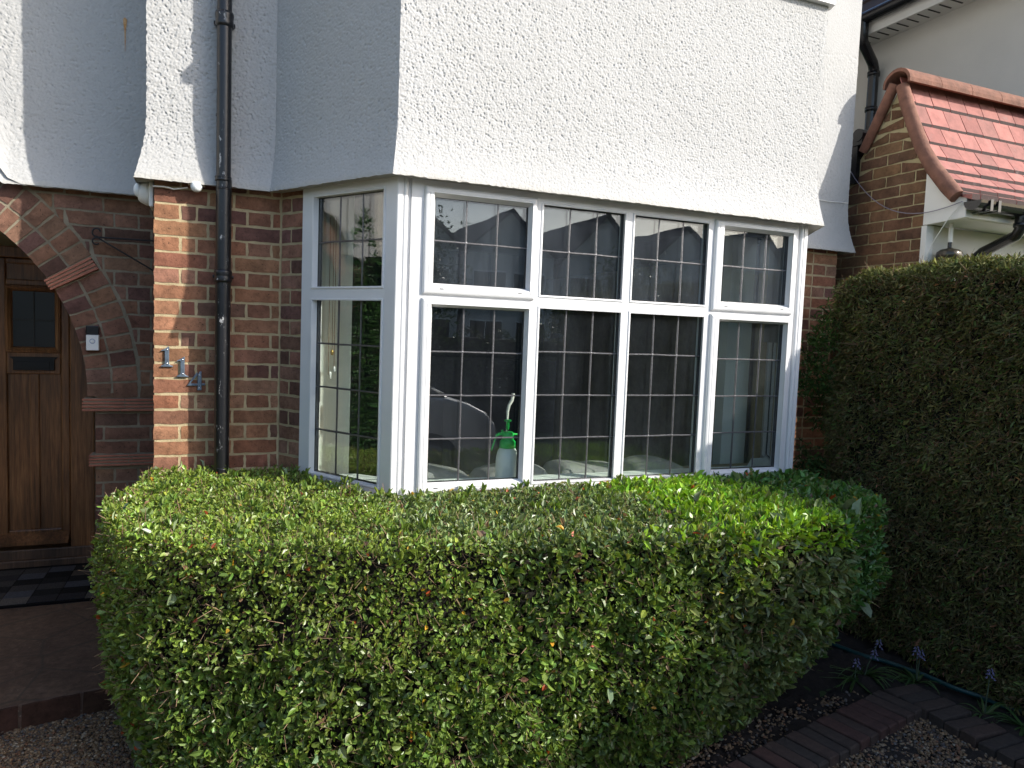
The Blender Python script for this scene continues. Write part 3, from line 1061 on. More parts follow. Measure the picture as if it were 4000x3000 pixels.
def drains(parent, pl, u0, u1, z, out):
    for f in (.16, .86):
        mb = MB()
        u = u0 + (u1 - u0) * f
        a = wall_pt(pl, u - .009, z - .0018, out + .0004); 
        q = [wall_pt(pl, u - .009, z - .0014, out + .0006), wall_pt(pl, u + .009, z - .0014, out + .0006), wall_pt(pl, u + .009, z + .0014, out + .0006), wall_pt(pl, u - .009, z + .0014, out + .0006)]
        q2 = [wall_pt(pl, u - .009, z - .0014, out - .001), wall_pt(pl, u + .009, z - .0014, out - .001), wall_pt(pl, u + .009, z + .0014, out - .001), wall_pt(pl, u - .009, z + .0014, out - .001)]
        mb.add(q + q2, [(0, 1, 2, 3), (0, 4, 5, 1), (1, 5, 6, 2), (2, 6, 7, 3), (3, 7, 4, 0)])
        mb.build('drain_slot', MAT['gasket'], parent)


def fixed_light(pl, hole, glass, nh):
    mb = MB()
    w_u = glass[0] - hole[0]
    frame_loop(mb, pl, hole, [(0, .010), (0.0, .0245), (.003, .0265), (.010, .0255)])
    # bevelled bead running down to the glass, widths differ per side so build as quads
    o, i = hole, glass
    R_ = lambda r, out, ins=0: [wall_pt(pl, r[0] + ins, r[2] + ins, out), wall_pt(pl, r[1] - ins, r[2] + ins, out), wall_pt(pl, r[1] - ins, r[3] - ins, out), wall_pt(pl, r[0] + ins, r[3] - ins, out)]
    rings = [R_(o, .0255, .010), R_(i, .003), R_(i, -.006)]
    for a, b in zip(rings[:-1], rings[1:]):
        for k in range(4):
            k2 = (k + 1) % 4
            mb.add([a[k], a[k2], b[k2], b[k]], [(0, 1, 2, 3)])
    p = mb.build('fixed_light', MAT['upvc'], house)
    glazing(p, pl, glass, nh)
    return p


def casement(pl, outer, glass, nh):
    mb = MB()
    R_ = lambda r, out, ins=0: [wall_pt(pl, r[0] + ins, r[2] + ins, out), wall_pt(pl, r[1] - ins, r[2] + ins, out), wall_pt(pl, r[1] - ins, r[3] - ins, out), wall_pt(pl, r[0] + ins, r[3] - ins, out)]
    rings = [R_(outer, .0225), R_(outer, .027), R_(outer, .033, .002), R_(outer, .0375, .006), R_(outer, .040, .013), R_(outer, .040, .020), R_(outer, .038, .021), R_(outer, .038, .024), R_(outer, .040, .025),
             R_(glass, .0395, -.014), R_(glass, .036, -.0125), R_(glass, .004, 0), R_(glass, -.006, 0)]
    for a, b in zip(rings[:-1], rings[1:]):
        for k in range(4):
            k2 = (k + 1) % 4
            mb.add([a[k], a[k2], b[k2], b[k]], [(0, 1, 2, 3)])
    p = mb.build('casement', MAT['upvc'], house)
    glazing(p, pl, glass, nh)
    drains(p, pl, outer[0], outer[1], outer[2] + .026, .040)
    return p


ZF = [(.95, 1.782), (1.8412, 2.2605)]
ZO = [(.9667, 1.7607), (1.8649, 2.2408)]
for j, nh in ((0, 3), (1, 1)):
    zo = [(.922, 1.797), (1.814, 2.282)][j]
    casement(PL_F, (.095, .631, *zo), (.15, .5972, *ZO[j]), nh)
    fixed_light(PL_F, (.656, 1.115, [.940, 1.830][j], [1.788, 2.268][j]), (.6711, 1.1088, *ZF[j]), nh)
    fixed_light(PL_F, (1.150, 1.612, [.940, 1.830][j], [1.788, 2.268][j]), (1.1694, 1.6084, *ZF[j]), nh)
    casement(PL_F, (1.640, 2.176, *zo), (1.7037, 2.15, *ZO[j]), nh)
    for pl in (PL_L, PL_RT):
        fixed_light(pl, (.072, .560, [.935, 1.832][j], [1.788, 2.272][j]), (.0926, .548, *ZF[j]), nh)
mb = MB(); mb.box((.04, -.05, .8985), (2.2, .05, .9075)); mb.build('window_cill', MAT['upvc'], house)

# ---- inside the room
mb = MB(); mb.box((-.30, .70, .4), (-.085, .78, 2.5)); mb.build('bay_reveal', MAT['nib'], house)
mb = MB(); mb.box((2.345, .70, .4), (2.54, .78, 2.5)); mb.build('bay_reveal', MAT['nib'], house)
mb = MB(); mb.add([wall_pt(PL_RT, u, z, -.07 - o) for o in (0, .006) for u, z in ((.06, 1.66), (.56, 1.66), (.56, 2.29), (.06, 2.29))], [(0, 1, 2, 3), (4, 5, 6, 7), (0, 1, 5, 4), (1, 2, 6, 5), (2, 3, 7, 6), (3, 0, 4, 7)])
mb.build('sun_blocker', MAT['cushion'], house)  # panel added inside the right side window to keep sun off the reveal
mb = MB()
mb.prism([(-.26, .40), (.03, .05), (2.21, .05), (2.50, .40), (2.34, .40), (2.13, .19), (.11, .19), (-.10, .40)], .915, .938)
mb.build('inner_sill', MAT['nib'], house)
mb = MB()
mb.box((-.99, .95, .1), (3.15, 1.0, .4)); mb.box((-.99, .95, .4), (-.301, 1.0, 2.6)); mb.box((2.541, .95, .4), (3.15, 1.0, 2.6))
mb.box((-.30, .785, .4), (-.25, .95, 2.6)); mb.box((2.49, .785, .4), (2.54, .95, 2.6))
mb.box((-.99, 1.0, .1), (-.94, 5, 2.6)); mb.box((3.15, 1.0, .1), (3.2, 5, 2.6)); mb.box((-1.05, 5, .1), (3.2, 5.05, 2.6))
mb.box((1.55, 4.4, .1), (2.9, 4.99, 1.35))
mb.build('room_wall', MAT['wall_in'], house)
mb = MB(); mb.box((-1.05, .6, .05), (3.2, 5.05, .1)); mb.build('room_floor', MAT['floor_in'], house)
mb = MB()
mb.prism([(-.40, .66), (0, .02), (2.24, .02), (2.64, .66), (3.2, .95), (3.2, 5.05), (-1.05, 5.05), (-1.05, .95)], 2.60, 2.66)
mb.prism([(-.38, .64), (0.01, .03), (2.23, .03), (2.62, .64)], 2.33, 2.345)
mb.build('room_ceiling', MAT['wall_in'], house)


def cushion(x, y, w_, label):
    n = 10
    vs, fs = [], []
    for j in range(n + 1):
        for i in range(n + 1):
            u, v = i / n * 2 - 1, j / n * 2 - 1
            r = (1 - abs(u) ** 3.2) * (1 - abs(v) ** 3.2)
            vs.append((x + u * w_ / 2, y + v * .16 + .0, .865 + .095 * max(r, 0) ** .35 + .012 * math.sin(u * 3 + x * 9)))
    for j in range(n):
        for i in range(n):
            a = j * (n + 1) + i; fs.append((a, a + 1, a + n + 2, a + n + 1))
    mb = MB(); mb.add(vs, fs, None, True)
    b = [(x - w_ / 2, y - .16, .80), (x + w_ / 2, y - .16, .80), (x + w_ / 2, y + .16, .80), (x - w_ / 2, y + .16, .80)]
    mb.add(b + [(p[0], p[1], .862) for p in b], [(3, 2, 1, 0), (0, 1, 5, 4), (1, 2, 6, 5), (2, 3, 7, 6), (3, 0, 4, 7)])
    tag(mb.build('sofa_cushion', MAT['cushion'], recalc=True), label, 'cushion', 'grey sofa cushions behind the bay window glass')


cushion(.30, .40, .38, 'grey cushion behind the glass, left of the green sprayer')
cushion(.72, .40, .40, 'grey cushion behind the glass directly behind the green sprayer')
cushion(1.16, .40, .42, 'grey cushion behind the glass of the second large pane from the left')
cushion(1.60, .40, .40, 'grey cushion behind the glass of the third large pane from the left')
sf = thing('sofa', 'grey sofa standing inside below the bay window cushions', 'sofa', (.95, .45, .1))
mb = MB(); mb.box((.05, .24, .12), (1.85, .60, .798)); mb.build('backrest', MAT['cushion'], sf, bevel=.03)
mb = MB(); mb.box((.05, .62, .12), (1.85, 1.2, .45)); mb.build('seat', MAT['cushion'], sf, bevel=.03)

# pressure sprayer on the sill
sp = thing('pressure_sprayer', 'green and translucent white pump sprayer standing inside the bay window', 'sprayer', (.585, .115, .938))
c = (.585, .115, .938)
mb = MB(); mb.lathe([(0, 0), (.05, 0), (.055, .006), (.0555, .09), (.054, .115), (.047, .143), (.038, .158), (.036, .162), (0, .162)], c, 32)
mb.build('bottle', MAT['bottle'], sp)
mb = MB()
mb.lathe([(.030, .158), (.039, .158), (.0385, .190), (.031, .198), (.0285, .203), (.0275, .233), (.024, .237), (0, .237)], c, 32)
mb.build('collar', MAT['plastic_g'], sp)
mb = MB()
mb.lathe([(0, .247), (.006, .247), (.0085, .262), (.0075, .285), (.008, .288), (.017, .2885), (.0175, .294), (.015, .2965), (0, .297)], (c[0] - .003, c[1], c[2]), 20)
mb.build('pump_knob', MAT['plastic_g'], sp)
mb = MB(); mb.tube([(c[0] - .003, c[1], c[2] + .236), (c[0] - .003, c[1], c[2] + .25)], .003, 8); mb.build('pump_rod', MAT['screw'], sp)
mb = MB()
hp = [(-.024, .228), (-.045, .228), (-.060, .222), (-.066, .205), (-.073, .18), (-.083, .152)]
for (a, b), (a2, b2) in zip(hp[:-1], hp[1:]):
    mb.hexa([(c[0] + a, c[1] - .008, c[2] + b - .007), (c[0] + a2, c[1] - .008, c[2] + b2 - .007), (c[0] + a2, c[1] + .008, c[2] + b2 - .007), (c[0] + a, c[1] + .008, c[2] + b - .007),
             (c[0] + a, c[1] - .008, c[2] + b + .006), (c[0] + a2, c[1] - .008, c[2] + b2 + .006), (c[0] + a2, c[1] + .008, c[2] + b2 + .006), (c[0] + a, c[1] + .008, c[2] + b + .006)])
mb.box((c[0] - .036, c[1] - .005, c[2] + .232), (c[0] - .026, c[1] + .005, c[2] + .247))
mb.build('handle', MAT['plastic_g'], sp, bevel=.002)
mb = MB(); mb.tube([(c[0] + .02, c[1], c[2] + .225), (c[0] + .052, c[1], c[2] + .224)], [.006, .0045], 10)
mb.build('nozzle', MAT['plastic_g'], sp)
# white curved handle standing behind it
mb = MB()
mb.tube([(.625, .16, 1.36), (.618, .16, 1.325), (.603, .16, 1.300), (.597, .16, 1.27), (.597, .16, 1.24), (.598, .16, .945)], [.008, .009, .0085, .0075, .006, .004], 10)
tag(mb.build('plastic_hook', MAT['plastic_w']), 'white curved plastic handle propped behind the green sprayer', 'handle')
# blind cords in the left side light
bc = thing('blind_cord', 'hanging bead blind cords seen through the narrow left side pane', 'blind cord', (-.195, .6, 1.45))
mb = MB()
for x, z in ((-.217, 1.41), (-.200, 1.535), (-.189, 1.45), (-.172, 1.47)):
    mb.tube([(x, .6, 2.2), (x + .003, .6, z)], .0016, 5)
mb.build('cord', MAT['twig'], bc)
mb = MB()
mb.lathe([(0, -.014), (.007, -.012), (.009, .004), (.005, .014), (0, .016)], (-.197, .6, 1.525), 12)
mb.build('brass_weight', m_plain('brass', (.6, .42, .12), .3, .8), bc)
mb = MB()
mb.lathe([(0, -.02), (.006, -.018), (.007, .014), (0, .02)], (-.205, .6, 1.41), 10); mb.lathe([(0, -.016), (.007, -.01), (.006, .012), (0, .016)], (-.185, .6, 1.44), 10)
mb.build('acorn', MAT['bottle'], bc)

# ================================================================== THINGS ON THE FACADE
dp = thing('drainpipe', 'black cast iron drainpipe with flaking paint on the brick wall beside the bay', 'drainpipe', (-.712, .60, -.1))
mb = MB(); mb.tube([(-.712, .602, -.1), (-.712, .602, 2.33)], .0345, 24); mb.build('lower_pipe', MAT['pipe'], dp)
mb = MB(); mb.tube([(-.714, .596, 2.33), (-.720, .598, 5.25)], .0325, 24); mb.build('upper_pipe', MAT['pipe'], dp)
for z, r, h in ((3.055, .042, .034), (2.62, .0352, .006), (2.33, .0385, .012), (2.285, .0365, .006), (1.875, .041, .03), (.95, .036, .006)):
    mb = MB(); x = -.712 if z < 2.3 else -.7155
    mb.lathe([(.02, -h), (r - .003, -h), (r, -h * .6), (r - .003, -h * .1), (r - .003, h * .1), (r, h * .6), (r - .003, h), (.02, h)], (x, .60, z), 24)
    if h > .02:
        mb.tube([(x - .047, .645, z), (x + .047, .645, z)], .008, 8)
        mb.tube([(x + .041, .64, z), (x + .041, .68, z)], .006, 8); mb.tube([(x - .041, .64, z), (x - .041, .68, z)], .006, 8)
    mb.build('collar', MAT['pipe'], dp)

# house numbers 1 1 4
def digit_one():
    return [(-.026, 0), (-.026, .006), (-.017, .010), (-.010, .014), (-.010, .076), (-.013, .079), (-.026, .076), (-.026, .080), (-.014, .086), (.0, .095),
            (.006, .100), (.009, .100), (.009, .014), (.014, .009), (.026, .005), (.026, 0)]


def poly_extrude(mb, poly, x, z, y, th, sc=1.0):
    mb.extrude([(x + a * sc, y, z + b * sc) for a, b in poly], (0, -th, 0))


def number(x, z, kind, label):
    th = thing('house_number', label, 'house number', (x, .69, z), 'metal house numbers on the brick pier')
    mb = MB()
    if kind == 1:
        poly_extrude(mb, digit_one(), x, z, .686, .007, .98)
        scr = [(0, .083), (0, .016)]
    else:
        # four: stem, bar and diagonal butt together
        mb.extrude([(x + a, .686, z + b) for a, b in ((.006, 0), (.024, 0), (.024, .092), (.016, .092), (.006, .076))], (0, -.007, 0))
        mb.extrude([(x + a, .686, z + b) for a, b in ((-.040, .022), (.0055, .022), (.0055, .033), (-.024, .033))], (0, -.0068, 0))
        mb.extrude([(x + a, .686, z + b) for a, b in ((.0245, .024), (.040, .024), (.040, .034), (.0245, .034))], (0, -.0068, 0))
        mb.extrude([(x + a, .686, z + b) for a, b in ((-.040, .0225), (-.0245, .0335), (.0055, .074), (.0055, .0885), (.0, .0845))], (0, -.0066, 0))
        scr = [(.014, .074), (.014, .012)]
    mb.build('numeral', MAT['steel'], th, bevel=.0015)
    for a, b in scr:
        mb = MB(); mb.lathe([(0, -.0012), (.0035, -.0006), (.0042, .0014)], (x + a, .6785, z + b), 12, axis='Y'); mb.build('screw', MAT['screw'], th)


number(-.957, 1.434, 1, 'upper left metal numeral 1 screwed to the sunlit brick pier')
number(-.889, 1.386, 1, 'middle metal numeral 1 below and right of the first one')
number(-.829, 1.322, 4, 'metal numeral 4 screwed to bricks beside the black drainpipe')

# doorbell
db = thing('video_doorbell', 'white and black video doorbell with round button on the brick arch', 'doorbell', (-1.341, 1.22, 1.48))
mb = MB(); mb.box((-1.371, 1.188, 1.484), (-1.313, 1.218, 1.565)); mb.build('body', MAT['plastic_w'], db, bevel=.003)
mb = MB(); mb.box((-1.371, 1.188, 1.567), (-1.313, 1.218, 1.612)); mb.build('camera_panel', MAT['pvc_black'], db, bevel=.003)
mb = MB(); mb.lathe([(.0095, .0), (.0115, -.0012), (.0135, 0)], (-1.342, 1.1878, 1.532), 24, axis='Y'); mb.build('button_ring', m_plain('blue_grey_ring', (.28, .32, .42), .3), db)
mb = MB(); mb.lathe([(0, -.0008), (.0085, -.0006), (.0093, .0)], (-1.342, 1.1878, 1.532), 24, axis='Y'); mb.build('button', MAT['plastic_w'], db)

# hanging basket bracket on the pier return (sticks out over the porch)
br = thing('basket_bracket', 'black scrolled iron hanging basket bracket beside the brick arch', 'bracket', (-1.02, 1.17, 2.07))
mb = MB(); mb.tube([(-1.02, 1.17, 2.073), (-1.315, 1.17, 2.070)], .0045, 8); mb.build('arm', MAT['black'], br)
mb = MB(); mb.tube([(-1.02, 1.17, 1.895), (-1.07, 1.17, 1.925), (-1.31, 1.17, 2.066)], .0040, 8); mb.build('brace', MAT['black'], br)
mb = MB()
pts = [(-1.312, 1.17, 2.072)]
for k in range(12):
    a = math.radians(-80 - k * 24); pts.append((-1.318 + .021 * math.cos(a) * (1 - k * .015), 1.17, 2.094 + .021 * math.sin(a)))
mb.tube(pts, .0042, 8)
pts = [(-1.312, 1.17, 2.068)]
for k in range(10):
    a = math.radians(95 + k * 25); pts.append((-1.320 + .017 * math.cos(a), 1.17, 2.050 + .017 * math.sin(a)))
mb.tube(pts, .0042, 8)
mb.build('scroll', MAT['black'], br)
mb = MB(); mb.box((-1.030, 1.155, 1.86), (-1.018, 1.185, 2.10)); mb.build('wall_plate', MAT['black'], br)

# white security light on the pier corner
sl = thing('security_light', 'white plastic dome security light fixed under the render beside the arch', 'light', (-1.06, .82, 2.27))
mb = MB(); mb.box((-1.040, .73, 2.19), (-1.020, .90, 2.305)); mb.build('mounting_plate', MAT['plastic_w'], sl, bevel=.006)
mb = MB()
mb.lathe([(0, .0), (.060, .0), (.058, -.018), (.046, -.042), (.036, -.052), (0, -.054)], (-1.0395, .81, 2.262), 24, axis='X'); mb.build('housing', MAT['plastic_w'], sl)
mb = MB()
mb.lathe([(.033, -.050), (.036, -.056), (.034, -.064), (.027, -.074), (.015, -.080), (0, -.082)], (-1.030, .80, 2.272), 24, axis='X'); mb.build('lens', MAT['bottle'], sl)
# small round sensor under the render
ps = thing('motion_sensor', 'small round white motion sensor under the render left of the drainpipe', 'sensor', (-.832, .65, 2.28))
mb = MB(); mb.lathe([(0, -.036), (.012, -.034), (.022, -.026), (.027, -.012), (.0275, 0), (.026, .008), (0, .008)], (-.832, .645, 2.300), 24); mb.build('dome', MAT['bottle'], ps)
mb = MB(); mb.box((-.868, .63, 2.299), (-.796, .69, 2.305)); mb.build('base_plate', MAT['plastic_w'], ps)
mb = MB(); mb.tube([(-1.02, .672, 2.276), (-.97, .672, 2.279), (-.93, .672, 2.272), (-.87, .672, 2.285)], .0035, 8)
tag(mb.build('cable', MAT['plastic_w']), 'thin white cable clipped along the brick under the render to the sensor', 'cable')
# stub of wire on the right-hand render
mb = MB(); mb.tube([(2.96, .667, 2.635), (3.10, .664, 2.632), (3.27, .662, 2.638)], .0028, 6)
tag(mb.build('wire', MAT['plastic_w']), 'short thin wire tacked across the white render right of the bay', 'wire')

# ================================================================== NEIGHBOUR
nb_ = thing('neighbour_house', 'neighbouring white house with brick side porch and pink red tiled porch roof', 'house', (4.2, .6, -.1))
NX = 3.5
PL_N = ((NX, 1.35), (0, -1), (-1, 0))      # u grows towards the street
prof = [(.50, 3.46), (.43, 3.27), (.36, 3.10), (.28, 2.93), (.19, 2.79), (.08, 2.655), (-.05, 2.565)]    # (Y,z) roof line


def roofz(y):
    if y > .5: return 3.46 - (y - .5) * 1.55
    for (ya, za), (yb, zb) in zip(prof[:-1], prof[1:]):
        if ya >= y >= yb: return za + (zb - za) * (ya - y) / (ya - yb)
    return 2.56


ZN = [1.55 + .075 * k for k in range(0, 26)]
mb = MB()
for k in range(len(ZN) - 1):
    a, b = ZN[k] + .005, ZN[k + 1] - .005
    off = 0 if k % 2 else .1125
    for m in range(-1, 6):
        u0, u1 = off + m * .225 + .0, off + m * .225 + .214
        y0, y1 = 1.35 - u0, 1.35 - u1
        ylo, yhi = .262, 1.02
        yy0, yy1 = min(y0, yhi), max(y1, ylo)
        ok_ = [yv for yv in np.linspace(.262, 1.02, 153) if roofz(yv) - .05 > a + .02]
        if not ok_: continue
        yy0, yy1 = min(yy0, max(ok_)), max(yy1, min(ok_))
        if yy0 - yy1 < .03: continue

        def clipz(y, z): return min(z, roofz(y) - .05)
        q = [(1.35 - yy0, clipz(yy0, a)), (1.35 - yy1, clipz(yy1, a)), (1.35 - yy1, clipz(yy1, b)), (1.35 - yy0, clipz(yy0, b))]
        if max(q[3][1] - q[0][1], q[2][1] - q[1][1]) < .012: continue
        brick(mb, PL_N, q, brick_col(1, 2))
nw = mb.build('brick_wall', MAT['brick'], nb_)
mb = MB()
poly = [(.262, 0), (1.02, 0), (1.02, 2.72)] + [(.74, 3.06)] + [(y, roofz(y) - .035) for y in (.5, .43, .36, .28)] + [(.262, 2.87)]
mb.extrude([(NX + .006, y, z) for y, z in poly], (.2, 0, 0))
mb.build('mortar', MAT['mortar_n'], nw)
# tiles
mb = MB()
ylist = np.linspace(.50, -.06, 10)
for r in range(9):
    ya, yb = ylist[r], ylist[r + 1] - .012
    za, zb = roofz(ya) + .010, roofz(max(yb, -.05)) + .036
    x = NX - .02 + (0 if r % 2 else -.09)
    while x < 4.9:
        x0, x1 = max(x, NX - .02), x + .165
        if x1 > x0 + .03:
            cc = rnd.choice([(.33, .125, .105), (.30, .11, .092), (.36, .14, .115), (.29, .12, .10), (.32, .125, .105)])
            k = rnd.uniform(.85, 1.1); cc = tuple(v * k for v in cc)
            j = rnd.uniform(-.003, .003)
            mb.hexa([(x0 + .0015, yb, zb - .032 + j), (x1 - .0015, yb, zb - .032 + j), (x1 - .0015, ya, za - .012), (x0 + .0015, ya, za - .012),
                     (x0 + .0015, yb, zb + j), (x1 - .0015, yb, zb + j), (x1 - .0015, ya, za), (x0 + .0015, ya, za)], cc)
            mb.c[-4] = tuple(v * .10 for v in cc)          # weathered, lichened nose of the tile
        x += .168
mb.build('roof_tiles', MAT['rooftile'], nb_)
mb = MB()
mb.extrude([(NX + .02, .5, 3.45), (NX + .02, .98, 2.70), (NX + .02, .98, 2.68), (NX + .02, .5, 3.40)], (1.38, 0, 0))
mb.build('rear_slope', MAT['verge'], nb_)
mb = MB()
pts = [(NX - .025, y, z + .012) for y, z in prof[:-1]]
mb.tube([(NX - .025, .47, 3.40)] + pts[1:] + [(NX - .025, .02, 2.60)], [.040, .042, .043, .044, .046, .048, .044], 12)
mb.tube([(NX - .025, .53, 3.43), (NX - .025, .63, 3.25), (NX - .025, .73, 3.07), (NX - .025, .755, 3.03)], [.036, .034, .032, .03], 10)
mb.build('verge_tiles', MAT['verge'], nb_)
mb = MB()
x = NX - .05
while x < 4.9:
    n = 12; vs = []
    for xx in (x, min(x + .30, 4.9)):
        for k in range(n + 1):
            a = PI * (k / n) * 1.1 - .05 * PI
            vs.append((xx, .50 + .105 * math.cos(a), 3.425 + .095 * math.sin(a)))
        for k in range(n, -1, -1):
            a = PI * (k / n) * 1.1 - .05 * PI
            vs.append((xx, .50 + .088 * math.cos(a), 3.42 + .078 * math.sin(a)))
    m = 2 * (n + 1)
    mb.add(vs, [(k, (k + 1) % m, m + (k + 1) % m, m + k) for k in range(m)] + [tuple(range(m - 1, -1, -1)), tuple(range(m, 2 * m))])
    x += .304
mb.build('ridge_tiles', MAT['verge'], nb_)
mb = MB()
mb.extrude([(NX - .004, y, z) for y, z in ((.258, 2.85), (.17, 2.74), (.07, 2.62), (-.03, 2.59), (-.03, 2.47), (.258, 2.455))], (.05, 0, 0))
mb.box((NX + .0465, -.028, 2.47), (4.9, -.008, 2.575))
mb.box((NX + .0465, -.0075, 2.466), (4.9, .258, 2.478))
mb.build('fascia', MAT['facew'], nb_, bevel=.004)
mb = MB(); mb.box((NX + .0605, .252, .0), (4.9, .40, 2.46)); mb.build('front_wall', MAT['nwhite'], nb_)
mb = MB(); mb.box((NX - .006, .225, .0), (NX + .06, .262, 2.452)); mb.build('corner_bead', MAT['facew'], nb_)
mb = MB()
n = 10; vs = []
for xx in (NX - .02, 4.9):
    for k in range(n + 1):
        a = PI + PI * k / n; vs.append((xx, -.082 + .056 * math.cos(a), 2.560 + .056 * math.sin(a)))
    for k in range(n, -1, -1):
        a = PI + PI * k / n; vs.append((xx, -.082 + .050 * math.cos(a), 2.560 + .050 * math.sin(a)))
m = 2 * (n + 1)
mb.add(vs, [(k, (k + 1) % m, m + (k + 1) % m, m + k) for k in range(m)])
cap = [(NX - .022, -.082 + .056 * math.cos(PI + PI * k / n), 2.560 + .056 * math.sin(PI + PI * k / n)) for k in range(n + 1)]
mb.extrude(cap, (-.004, 0, 0))
for xx in (NX + .06, NX + .13, NX + .43):
    mb.box((xx - .012, -.144, 2.498), (xx + .012, -.03, 2.503)); mb.box((xx - .012, -.1455, 2.503), (xx + .012, -.1395, 2.566))
gt = mb.build('gutter', MAT['pvc_black'], nb_)
mb = MB()
px = NX + .43
mb.tube([(px, -.082, 2.51), (px, -.082, 2.43), (px + .005, -.06, 2.395), (px + .01, -.02, 2.38), (px + .02, .16, 2.31), (px + .02, .20, 2.28), (px + .02, .215, 2.22), (px + .02, .218, .0)], .034, 16)
for p_ in ((px, -.082, 2.455),): mb.lathe([(.03, -.012), (.039, -.012), (.039, .012), (.03, .012)], p_, 18)
mb.build('gutter_downpipe', MAT['pvc_black'], nb_)
mb = MB(); mb.box((NX - .03, .80, 2.82), (NX + .05, 1.02, 3.08)); mb.build('rear_fascia', MAT['pvc_black'], nb_)
mb = MB(); mb.box((NX - .035, .76, 3.085), (NX + .09, 1.05, 3.14)); mb.tube([(NX - .04, .80, 3.155), (NX + .2, .80, 3.155)], .045, 14); mb.build('rear_gutter', MAT['pvc_black'], nb_)
# tall side wall behind, with eaves along the side
WX = 4.95
mb = MB(); mb.box((WX, .22, 0), (WX + .2, 8, 4.62)); mb.box((WX + .2, .22, 0), (11, .4, 4.62)); mb.build('side_wall', MAT['nwhite'], nb_)
mb = MB(); mb.box((WX - .26, .12, 4.50), (WX - .002, 8, 4.53)); mb.build('soffit_board', MAT['facew'], nb_)
mb = MB()
y = .15
while y < 4:
    mb.box((WX - .20, y, 4.495), (WX - .06, y + .012, 4.4995)); y += .10
mb.build('soffit_vent', MAT['black'], nb_)
mb = MB(); mb.box((WX - .282, .12, 4.47), (WX - .262, 8, 4.60)); mb.build('eaves_board', MAT['facew'], nb_)
mb = MB()
mb.tube([(WX - .34, .12, 4.60), (WX - .34, 8, 4.60)], .055, 12); mb.build('eaves_gutter', MAT['pvc_black'], nb_)
mb = MB()
for r in range(16):
    x0 = WX - .36 + r * .17; z0 = 4.62 + r * .195
    mb.hexa([(x0, .12, z0), (x0 + .20, .12, z0 + .205), (x0 + .20, 8, z0 + .205), (x0, 8, z0), (x0, .12, z0 + .028), (x0 + .20, .12, z0 + .228), (x0 + .20, 8, z0 + .228), (x0, 8, z0 + .028)])
mb.build('main_roof', MAT['darkroof'], nb_)
nd = thing('drainpipe', 'black plastic downpipe with swan neck on the white wall of the neighbouring house', 'drainpipe', (4.4, 1.9, 0))
mb = MB()
dpts = [(WX - .34, 1.89, 4.58), (WX - .34, 1.89, 4.46), (WX - .32, 1.90, 4.40), (WX - .13, 1.95, 4.27), (WX - .09, 1.965, 4.22), (WX - .085, 1.97, 4.1), (WX - .085, 1.97, 0)]
mb.tube(dpts, .046, 16)
for z in (4.18, 3.86, 3.2): mb.lathe([(.035, -.02), (.055, -.02), (.055, .02), (.035, .02)], (WX - .085, 1.97, z), 18)
mb.build('pipe', MAT['pvc_black'], nd)
# pod lamp under the porch eaves
lp = thing('porch_lamp', 'dark ribbed onion shaped lamp hanging under the neighbouring porch eaves', 'lamp', (3.66, .17, 2.2))
lc = (3.62, .15, 2.262)
mb = MB()
pr = [(0, -.05), (.035, -.047), (.065, -.03), (.078, -.004), (.074, .02), (.055, .037), (.02, .045), (.013, .05)]
vs, fs = [], []
n = 48
for r, h in pr:
    for k in range(n):
        a = 2 * PI * k / n; rr = r * (1 - .035 * (abs(math.cos(a * 4)) ** 8))
        vs.append((lc[0] + rr * math.cos(a), lc[1] + rr * math.sin(a), lc[2] + h))
for i in range(len(pr) - 1):
    for k in range(n): fs.append((i * n + k, i * n + (k + 1) % n, (i + 1) * n + (k + 1) % n, (i + 1) * n + k))
mb.add(vs, fs, None, True); mb.build('lamp_body', m_plain('smoked_metal', (.07, .062, .05), .3, .5, .3, 20), lp)
mb = MB(); mb.tube([(lc[0], lc[1], lc[2] + .045), (lc[0], lc[1], lc[2] + .085)], .013, 10); mb.build('cap', MAT['pvc_black'], lp)
mb = MB(); mb.tube([(lc[0], lc[1], lc[2] + .085), (lc[0], lc[1], lc[2] + .20), (lc[0] + .012, lc[1] + .03, lc[2] + .232), (lc[0] + .02, lc[1] + .105, lc[2] + .238)], .014, 10); mb.build('stem', MAT['plastic_w'], lp)
# loose cables on the porch side wall
mb = MB()
cp = []
for k in range(17):
    s = k / 16; y = .86 - .88 * s; z = 2.93 * (1 - s) + 2.565 * s - .30 * 4 * s * (1 - s) * (1 - .35 * s) * .75
    cp.append((NX - .03, y, z))
mb.tube(cp, .003, 6)
tag(mb.build('cable', m_plain('grey_cable', (.25, .23, .28), .5)), 'thin dark cable drooping across the brick side of the neighbouring porch', 'cable')
mb = MB()
mb.tube([(NX - .02, -.01, 2.56), (NX - .02, .08, 2.46), (NX - .015, .17, 2.33), (NX - .015, .235, 2.16)], .003, 6)
tag(mb.build('cable', MAT['plastic_w']), 'thin pale cable hanging from the neighbouring porch fascia to the white corner', 'cable')

# ================================================================== PLANTS
def catmull(P, n):
    P = np.array(P, float); out = []
    for i in range(len(P) - 1):
        p0 = P[max(i - 1, 0)]; p1 = P[i]; p2 = P[i + 1]; p3 = P[min(i + 2, len(P) - 1)]
        for t_ in np.linspace(0, 1, n, endpoint=False):
            out.append(.5 * ((2 * p1) + (-p0 + p2) * t_ + (2 * p0 - 5 * p1 + 4 * p2 - p3) * t_ ** 2 + (-p0 + 3 * p1 - 3 * p2 + p3) * t_ ** 3))
    out.append(P[-1]); return np.array(out)


